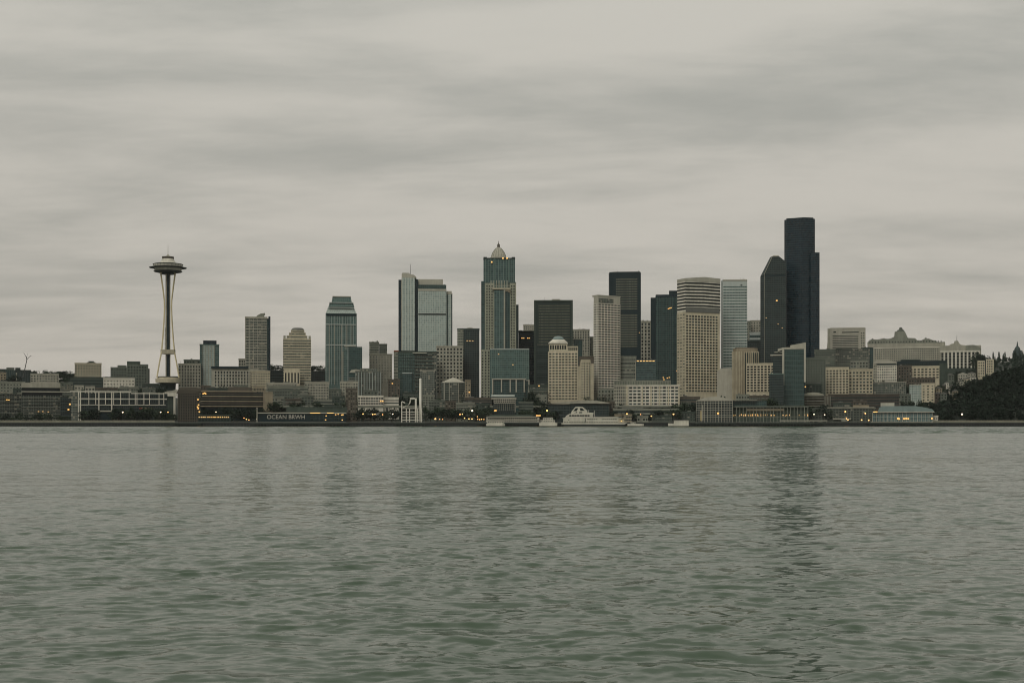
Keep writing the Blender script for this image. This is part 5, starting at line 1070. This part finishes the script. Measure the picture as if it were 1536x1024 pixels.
row('twiggy', 440, 500, 8, 592, 604, 2170, 2185, 'brownish bare tree among the grey flats above the sign shed', 'brown bare trees above the sign shed')
row('twiggy', 795, 822, 5, 580, 592, 2150, 2180, 'brownish bare tree on the planted slope', 'brown bare trees on the slope')
row('twiggy', 897, 918, 3, 586, 594, 2150, 2165, 'brownish bare tree before the arched cream block', 'brown bare trees before the arched block')
row('leafy', 45, 112, 22, 555, 563, 2830, 2890, 'dark tree on the skyline of the left hill', 'trees on the left skyline', 1.3)
row('leafy', 88, 170, 14, 564, 573, 2560, 2700, 'dark tree on the left hill near the square cream tower', 'trees near the square cream tower', 1.3)
row('leafy', 404, 428, 8, 545, 551, 2840, 2890, 'dark tree on the hilltop behind the slim balcony tower', 'trees behind the balcony tower', 1.2)
row('leafy', 464, 490, 9, 547, 553, 2840, 2890, 'dark tree on the hilltop beside the green glass tower', 'trees beside the green glass tower', 1.2)
row('leafy', 1462, 1482, 5, 527, 533, 2700, 2760, 'dark tree beside the roof of the columned hill building', 'trees beside the columned hill building')
row('conifer', 1482, 1560, 16, 525, 535, 2880, 2960, 'dark conifer on the far right wooded ridge', 'conifers on the right ridge')
row('leafy', 1404, 1466, 12, 566, 584, 2330, 2480, 'dark tree among the hillside houses', 'trees among the hillside houses')
row('leafy', 505, 545, 9, 596, 612, 2165, 2185, 'dark tree among the flats below the green glass tower', 'trees below the green glass tower')
row('leafy', 575, 660, 14, 592, 606, 2185, 2225, 'dark tree along the foot of the broad pale glass tower podium', 'trees below the pale glass tower')
row('leafy', 696, 740, 8, 590, 604, 2185, 2205, 'dark tree along the foot of the domed tower', 'trees below the domed tower')
row('leafy', 862, 925, 10, 594, 605, 2120, 2138, 'dark tree behind the curved roof hall', 'trees behind the curved roof hall')
row('leafy', 920, 1016, 12, 611, 622, 2040, 2056, 'low dark tree before the grey pier shed', 'trees before the grey pier shed')
row('leafy', 1052, 1100, 7, 588, 600, 2140, 2190, 'dark tree behind the white lattice hall', 'trees behind the white lattice hall')
row('leafy', 1204, 1245, 6, 606, 614, 2066, 2100, 'dark tree beside the stacked dark block', 'trees beside the stacked dark block')
row('leafy', 302, 408, 14, 577, 589, 2190, 2300, 'dark tree above the tan parking terraces', 'trees above the parking terraces')
row('leafy', 30, 116, 12, 588, 602, 2130, 2260, 'dark tree between the buildings of the far left waterfront', 'trees between the far left buildings')
row('leafy', 126, 250, 16, 576, 588, 2230, 2330, 'dark tree behind the white framed pier hall', 'trees behind the white framed hall')
row('leafy', 1208, 1240, 7, 590, 602, 2150, 2170, 'dark tree on the slope beside the white framed glass tower', 'trees by the white framed glass tower')
row('leafy', 1296, 1372, 12, 566, 580, 2300, 2420, 'dark tree between the blocks of the right slope', 'trees between the right slope blocks')
row('leafy', 1408, 1470, 12, 552, 563, 2620, 2760, 'dark tree at the foot of the columned hill building', 'trees below the columned hill building')
row('leafy', -60, 60, 22, 553, 561, 2830, 2890, 'dark tree on the skyline behind the blocks at the far left', 'trees at the far left skyline')
row('leafy', -60, 40, 12, 560, 572, 2560, 2700, 'dark tree between the hill blocks at the far left', 'trees between the far left hill blocks')
row('leafy', 106, 172, 10, 562, 570, 2830, 2890, 'dark tree on the skyline either side of the square cream tower', 'trees beside the square cream tower')
def wood(name, label, leaf, spots, hmin, hmax, nl, seed):
    rng = random.Random(seed); m = MB()
    for X, Y in spots:
        H = hmin + (hmax - hmin)*rng.random()**1.6; W = H*rng.uniform(.5, .8); z0 = T(X, Y)
        m.bar((X, Y, z0 - 1), (X, Y, z0 + H*.6), H*.03, H*.012, 4)
        cl = [(Vector((X + rng.gauss(0, W*.2), Y + rng.gauss(0, W*.2), z0 + H*rng.uniform(.3, .9))), W*rng.uniform(.18, .34)) for _ in range(7)]
        for c, rr in cl:
            for j in range(nl): leafquad(m, c + Vector((rng.gauss(0, 1), rng.gauss(0, 1), rng.gauss(0, .7))).normalized()*rr*rng.random()**.4, H*rng.uniform(.1, .2), rng)
    o = m.build(name, leaf); o['kind'] = 'stuff'; o['label'] = label
rng = random.Random(3); sp = []
while len(sp) < 2100:
    Y = 2046 + 380*rng.random()**1.25; p = rng.uniform(1384, 1760); X = wx(p, Y)
    if T(X, Y) > 5.3 and rng.random() < (1 if p < 1570 else .3): sp.append((X, Y))
wood('wood', 'dark dense wood covering the slope at the right edge', 'leaf_dark', sp, 6, 19, 15, 9)
sp = []
while len(sp) < 560:
    Y = rng.uniform(2600, 2960); p = rng.uniform(1474, 1720); sp.append((wx(p, Y), Y))
wood('ridge_wood', 'hazy green wood on the far ridge at the right', 'leaf_hazed', sp, 8, 13, 14, 10)

# ---- lamps
lm = MB(); lm.bar((0, 0, 0), (0, 0, 1), .16, .11, 6); POLE = lm.mesh('pole', 'pole')
def sph(r, n=10):
    m = MB(); m.lathe([(r*math.sin(PI*i/6) + .02, -r*math.cos(PI*i/6)) for i in range(7)], n); return m
HEAD = {c: sph(1.).mesh('lamp_head', c) for c in ('lamp_warm', 'lamp_white')}
LABELS = {}
def lamp(px, py, Y, c, label, s=1.):
    X = wx(px, Y); z0 = T(X, Y); z = wz(py, Y) - z0
    r = empty('street_lamp', (X, Y, z0)); tag(r, label, 'street lamp', 'lamps along the waterfront')
    o = bpy.data.objects.new('pole', POLE); C.objects.link(o); o.parent = r; o.scale = (1, 1, z)
    o = bpy.data.objects.new('lamp_head', HEAD[c]); C.objects.link(o); o.parent = r; o.location = (0, 0, z); o.scale = (s*.85, s*.85, s*.75)
W, A = 'lamp_white', 'lamp_warm'
for px, py, c, label, s in [
    (184, 618, W, 'lone white lamp glowing among the trees before the white framed hall', 1.2), (241, 618, W, 'white glowing lamp left of the brown brick block', 1.), (252, 618, A, 'orange glowing lamp beside the brown brick block, right of a white one', 1.),
    (324, 617.6, W, 'small white lamp among dark trees above the lit pavilion', .8),
    (366, 626.6, A, 'leftmost of three low orange lamps left of the white marker post', .8), (369.6, 628.6, A, 'middle one of three low orange lamps left of the white marker post', 1.), (373.4, 629.4, A, 'rightmost of three low orange lamps left of the white marker post', .9),
    (385.2, 628.4, W, 'small lamp at the foot of the white marker post', .8),
    (544.6, 620.6, A, 'orange lamp right of the foot of the narrow brown brick tower', 1.1), (559, 621.2, A, 'wide orange lamp halfway between brown brick tower and gantry', 1.2), (562.4, 621, A, 'orange lamp paired with the wide one between brick tower and gantry', 1.), (574, 621.6, A, 'dim orange lamp second to the left of the loading gantry', .9), (589, 620.8, W, 'pale lamp just left of the loading gantry', 1.),
    (653, 628, A, 'bright orange lamp low on the quay right of the tall white column', 1.5), (659.6, 628.6, A, 'small orange lamp right of the bright one near the white column', .7), (663.6, 628.8, A, 'second small orange lamp right of the bright one near the white column', .7),
    (690, 621.4, A, 'orange lamp with a neighbour touching it, below the octagonal glass block', 1.1), (693.6, 621, A, 'dim orange lamp touching its left neighbour below the octagonal glass block', .9), (696.8, 627, A, 'orange lamp low on the quay below the reddish lit block', 1.), (703.4, 628, A, 'left lamp of the close orange pair left of the white pier hall', 1.1), (708, 628, A, 'right lamp of the close orange pair left of the white pier hall', 1.1), (708.4, 615.8, W, 'bright white lamp high above the orange pair left of the white pier hall', 1.5),
    (716.6, 628.6, A, 'leftmost of the golden row of lamps at the white pier hall end', .8), (719.6, 629, A, 'second lamp in the golden row at the white pier hall end', .9), (722.4, 628.6, A, 'third lamp in the golden row at the white pier hall end', .9), (725.8, 628.8, A, 'last lamp in the golden row touching the white pier hall', .8), (716, 624.6, A, 'dim orange lamp above the golden row by the white pier hall', .8),
    (820.6, 615.6, A, 'bright orange lamp on a tall pole above the small white boat', 1.6), (940.4, 620.4, A, 'orange lamp above the stern of the large ferry', 1.3), (961, 621.4, A, 'small orange lamp below the left part of the long cream block', .8), (977, 623.8, A, 'orange lamp low before the grey pier shed', 1.1), (1010.2, 621, A, 'bright orange lamp below the right corner of the long cream block', 1.4),
    (1221, 621.2, W, 'pale lamp right of the ferry terminal windows', 1.), (1237, 621.8, W, 'pale lamp at the right end of the covered walkway', .9),
    (1268, 617.2, A, 'bright orange lamp high above the low pier building', 1.4), (1298, 619.8, A, 'orange lamp high near the left end of the blue terminal', 1.2), (1269.6, 627.6, A, 'upper one of two touching orange lamps below the bright high lamp', 1.), (1272, 629.4, A, 'lower one of two touching orange lamps below the bright high lamp', 1.1), (1292.4, 629.6, A, 'orange lamp low on the quay left of the blue terminal', 1.2), (1303, 630, A, 'orange lamp at the left foot of the blue terminal', 1.2),
    (1443, 621, W, 'lone white lamp glowing before the dark wood', 1.5)]:
    lamp(px, py, 2018 + (px % 7), c, label, s)

# ================================================================== WATER
def water():
    rg = np.random.default_rng(4); N = 120
    lam = np.exp(rg.uniform(np.log(.11), np.log(1.5), N)); lam[:14] = rg.uniform(3.2, 7., 14); ang = rg.normal(0.05, .55, N)*np.where(lam > 3, .5, 1.) + PI/2; ph = rg.uniform(0, 2*PI, N)
    gp = [(rg.uniform(9, 60), rg.uniform(0, 2*PI), rg.uniform(0, 6.28)) for _ in range(9)]
    def grid(rs, nc):
        ths = np.tan(np.radians(np.linspace(-33, 33, nc)))
        Yg = rs[:, None]*np.ones_like(ths)[None, :]; Xg = rs[:, None]*ths[None, :]
        ry = np.gradient(rs)[:, None]; rx = (rs*(ths[1] - ths[0]))[:, None]
        # ripples come and go in patches some tens of metres wide
        g = np.zeros_like(Xg)
        for L, a, p in gp: g += np.sin((Xg*math.cos(a)*.6 + Yg*math.sin(a)*.8)*2*PI/L + p)
        g = np.clip(.9 + .26*g, .25, 1.9)
        ax = .25*np.sin(Xg*1.1 + Yg*.7 + 1) + .2*np.sin(Yg*1.9 - Xg*.5); ay = .22*np.sin(Xg*.9 - Yg*1.3) + .12*np.sin(Xg*2.3 + Yg*.4)
        h = np.zeros_like(Xg)
        for i in range(N):
            s = WSLOPE*math.sqrt(2/N)*(SMALLW if lam[i] < 3. else (.28 if rs[0] < 200 else 1.)*1. if rs[0] < 200 else 2.6); a = s*lam[i]/(2*PI)
            ly = lam[i]/abs(math.sin(ang[i])); lx = lam[i]/max(abs(math.cos(ang[i])), 1e-3)
            att = np.clip((ly/ry - 2.2)/3., 0, 1)*np.clip((lx/rx - 2.2)/3., 0, 1)
            k = 2*PI/lam[i]
            w = np.sin(k*((Xg + ax)*math.cos(ang[i]) + (Yg + ay)*math.sin(ang[i])) + ph[i])
            h += att*a*(w + .25*(w*w - .5))*(g if lam[i] < 2.5 else 1)
        h *= (np.clip(np.abs(rs - 420)/5., 0, 1)*(1 + 1.15*np.clip((rs - 35)/110., 0, 1)))[:, None]
        nr = len(rs); V = np.stack([Xg, Yg, h], -1).reshape(-1, 3); idx = np.arange(nr*nc).reshape(nr, nc)
        return V, np.stack([idx[:-1, :-1], idx[:-1, 1:], idx[1:, 1:], idx[1:, :-1]], -1).reshape(-1, 4)
    rs = [9.5]
    while rs[-1] < 420: rs.append(min(rs[-1] + min((.0027 if rs[-1] < 40 else .0036)*rs[-1], .33), 420))
    V1, Q1 = grid(np.array(rs), 620)
    rs = [420.]
    while rs[-1] < 1999.0: rs.append(min(rs[-1] + .85 + max(0, rs[-1] - 600)*.0006, 1999.0))
    V2, Q2 = grid(np.array(rs), 330)
    ex = np.array([(-14000, -9000, -.5), (14000, -9000, -.5), (14000, 1999.1, -.5), (-14000, 1999.1, -.5)])
    n1, n2 = len(V1), len(V1) + len(V2)
    V = np.vstack([V1, V2, ex]); Q = np.vstack([Q1, Q2 + n1, [[n2, n2+1, n2+2, n2+3]]])
    me = bpy.data.meshes.new('water'); me.vertices.add(len(V)); me.vertices.foreach_set('co', V.astype(np.float32).ravel())
    me.loops.add(Q.size); me.loops.foreach_set('vertex_index', Q.astype(np.int32).ravel()); me.polygons.add(len(Q)); me.polygons.foreach_set('loop_start', np.arange(0, Q.size, 4, dtype=np.int32))
    me.polygons.foreach_set('use_smooth', np.ones(len(Q), dtype=bool)); me.update(); me.validate()
    m, nt, b = newmat('sea_water')
    b.inputs['Base Color'].default_value = (.038, .067, .039, 1); b.inputs['Roughness'].default_value = .14; b.inputs['IOR'].default_value = 1.333
    tc = nd(nt, 'ShaderNodeNewGeometry'); mp = nd(nt, 'ShaderNodeMapping'); mp.inputs['Scale'].default_value = (.6, 1, 1); nt.links.new(tc.outputs['Position'], mp.inputs['Vector'])
    # fine ripples as slopes added to the wave normal
    def slope(scale, amt, det):
        n = nd(nt, 'ShaderNodeTexNoise'); n.inputs['Scale'].default_value = scale; n.inputs['Detail'].default_value = det; nt.links.new(mp.outputs[0], n.inputs['Vector'])
        v = nd(nt, 'ShaderNodeVectorMath', operation='SUBTRACT'); nt.links.new(n.outputs['Color'], v.inputs[0]); v.inputs[1].default_value = (.5, .5, .5)
        w = nd(nt, 'ShaderNodeVectorMath', operation='MULTIPLY'); nt.links.new(v.outputs[0], w.inputs[0]); w.inputs[1].default_value = (amt*.6, amt, 0); return w.outputs[0]
    ad = nd(nt, 'ShaderNodeVectorMath', operation='ADD'); nt.links.new(slope(4.5, RIP1, 3), ad.inputs[0]); nt.links.new(slope(1.3, RIP2, 2), ad.inputs[1])
    a2 = nd(nt, 'ShaderNodeVectorMath', operation='ADD'); nt.links.new(ad.outputs[0], a2.inputs[0]); nt.links.new(tc.outputs['Normal'], a2.inputs[1])
    nn = nd(nt, 'ShaderNodeVectorMath', operation='NORMALIZE'); nt.links.new(a2.outputs[0], nn.inputs[0]); nt.links.new(nn.outputs[0], b.inputs['Normal'])
    me.materials.append(m); o = bpy.data.objects.new('water', me); C.objects.link(o); o['kind'] = 'structure'
WSLOPE = .108; SMALLW = 1.; RIP1 = .56; RIP2 = .36
water()

# ================================================================== SKY, SUN, CAMERA
W_ = bpy.data.worlds.new('World'); S.world = W_; W_.use_nodes = True; nt = W_.node_tree; bg = nt.nodes['Background']
SUN_EL, SUN_AZ = math.radians(48), math.radians(205)   # high behind the camera, a little to its left
sky = nd(nt, 'ShaderNodeTexSky', sky_type='NISHITA'); sky.sun_disc = False; sky.sun_elevation = SUN_EL; sky.sun_rotation = SUN_AZ; sky.dust_density = 3
tc = nd(nt, 'ShaderNodeTexCoord'); sp = nd(nt, 'ShaderNodeSeparateXYZ'); nt.links.new(tc.outputs['Generated'], sp.inputs[0])
zz = math_node(nt, 'ADD', math_node(nt, 'MAXIMUM', sp.outputs[2], 0.), .15)
cb = nd(nt, 'ShaderNodeCombineXYZ'); nt.links.new(math_node(nt, 'DIVIDE', sp.outputs[0], zz), cb.inputs[0]); nt.links.new(math_node(nt, 'DIVIDE', sp.outputs[1], zz), cb.inputs[1])
def cloud(sx, sy, scale, detail, rough, seed, dist=.6, rot=.0):
    mp = nd(nt, 'ShaderNodeMapping'); mp.inputs['Scale'].default_value = (sx, sy, 1); mp.inputs['Location'].default_value = (seed, seed*1.7, 0); mp.inputs['Rotation'].default_value = (0, 0, rot); nt.links.new(cb.outputs[0], mp.inputs['Vector'])
    n = nd(nt, 'ShaderNodeTexNoise'); n.inputs['Scale'].default_value = scale; n.inputs['Detail'].default_value = detail; n.inputs['Roughness'].default_value = rough; n.inputs['Distortion'].default_value = dist; nt.links.new(mp.outputs[0], n.inputs['Vector']); return n.outputs[0]
c1 = cloud(.46, 1., 1.7, 6, .56, 3.1, .25, .07); c2 = cloud(.5, 1., 4.2, 7, .6, 8.4, .3, -.06); c3 = cloud(.7, .8, .7, 2, .5, 2.3, .1)
f = math_node(nt, 'ADD', math_node(nt, 'ADD', math_node(nt, 'MULTIPLY', c1, .55), math_node(nt, 'MULTIPLY', c2, .25)), math_node(nt, 'MULTIPLY', c3, .2))
mr = nd(nt, 'ShaderNodeMapRange', interpolation_type='SMOOTHSTEP'); mr.inputs[1].default_value = .37; mr.inputs[2].default_value = .6; nt.links.new(f, mr.inputs[0])
col = mixcol(nt, mr.outputs[0], (2.75, 2.88, 2.6), (5.45, 5.25, 4.66))
# the thin warm band low in the sky, and the brighter thin cloud higher up
el = math_node(nt, 'MULTIPLY', math_node(nt, 'MAXIMUM', sp.outputs[2], 0.), 3.2)
col = mixcol(nt, math_node(nt, 'MINIMUM', el, 1.), mixcol(nt, .5, col, (5.1, 4.5, 3.9)), mixcol(nt, .3, col, (6.7, 6.45, 5.8)))
col = mixcol(nt, .04, col, sky.outputs[0])
nt.links.new(col, bg.inputs['Color']); bg.inputs['Strength'].default_value = .1

sun = bpy.data.lights.new('sun', 'SUN'); sun.energy = 1.3; sun.angle = math.radians(24); sun.color = (1, .95, .86)
so = bpy.data.objects.new('sun', sun); C.objects.link(so)
d = Vector((math.sin(SUN_AZ)*math.cos(SUN_EL), math.cos(SUN_AZ)*math.cos(SUN_EL), math.sin(SUN_EL))); so.rotation_euler = d.to_track_quat('Z', 'Y').to_euler(); so.location = (0, 0, 500)

m = bpy.data.materials.new('haze'); m.use_nodes = True; hn = m.node_tree; hn.nodes.remove(hn.nodes['Principled BSDF'])
pv = nd(hn, 'ShaderNodeVolumePrincipled'); pv.inputs['Color'].default_value = (.93, .95, .93, 1); pv.inputs['Density'].default_value = 1.3e-5; pv.inputs['Anisotropy'].default_value = .2
hn.links.new(pv.outputs[0], hn.nodes['Material Output'].inputs['Volume'])
MATS['haze'] = m; mb_ = MB(); mb_.box(-13500, 13500, -8500, 14000, -420, 480); ho = mb_.build('haze', 'haze'); ho['kind'] = 'stuff'; ho['label'] = 'thin pale haze over the water and the city'
cam = bpy.data.cameras.new('camera'); co = bpy.data.objects.new('camera', cam); C.objects.link(co); S.camera = co
cam.sensor_width = 36; cam.lens = 36*F/1536; cam.shift_y = (HY - 512)/1536; cam.clip_start = .5; cam.clip_end = 30000
co.location = (0, 0, CAMH); co.rotation_euler = (PI/2, 0, 0)
S.view_settings.view_transform = 'Standard'; S.view_settings.look = 'None'; S.view_settings.exposure = 0; S.view_settings.gamma = 1
S.render.engine = 'CYCLES'; S.cycles.max_bounces = 6; S.cycles.filter_width = 1.0
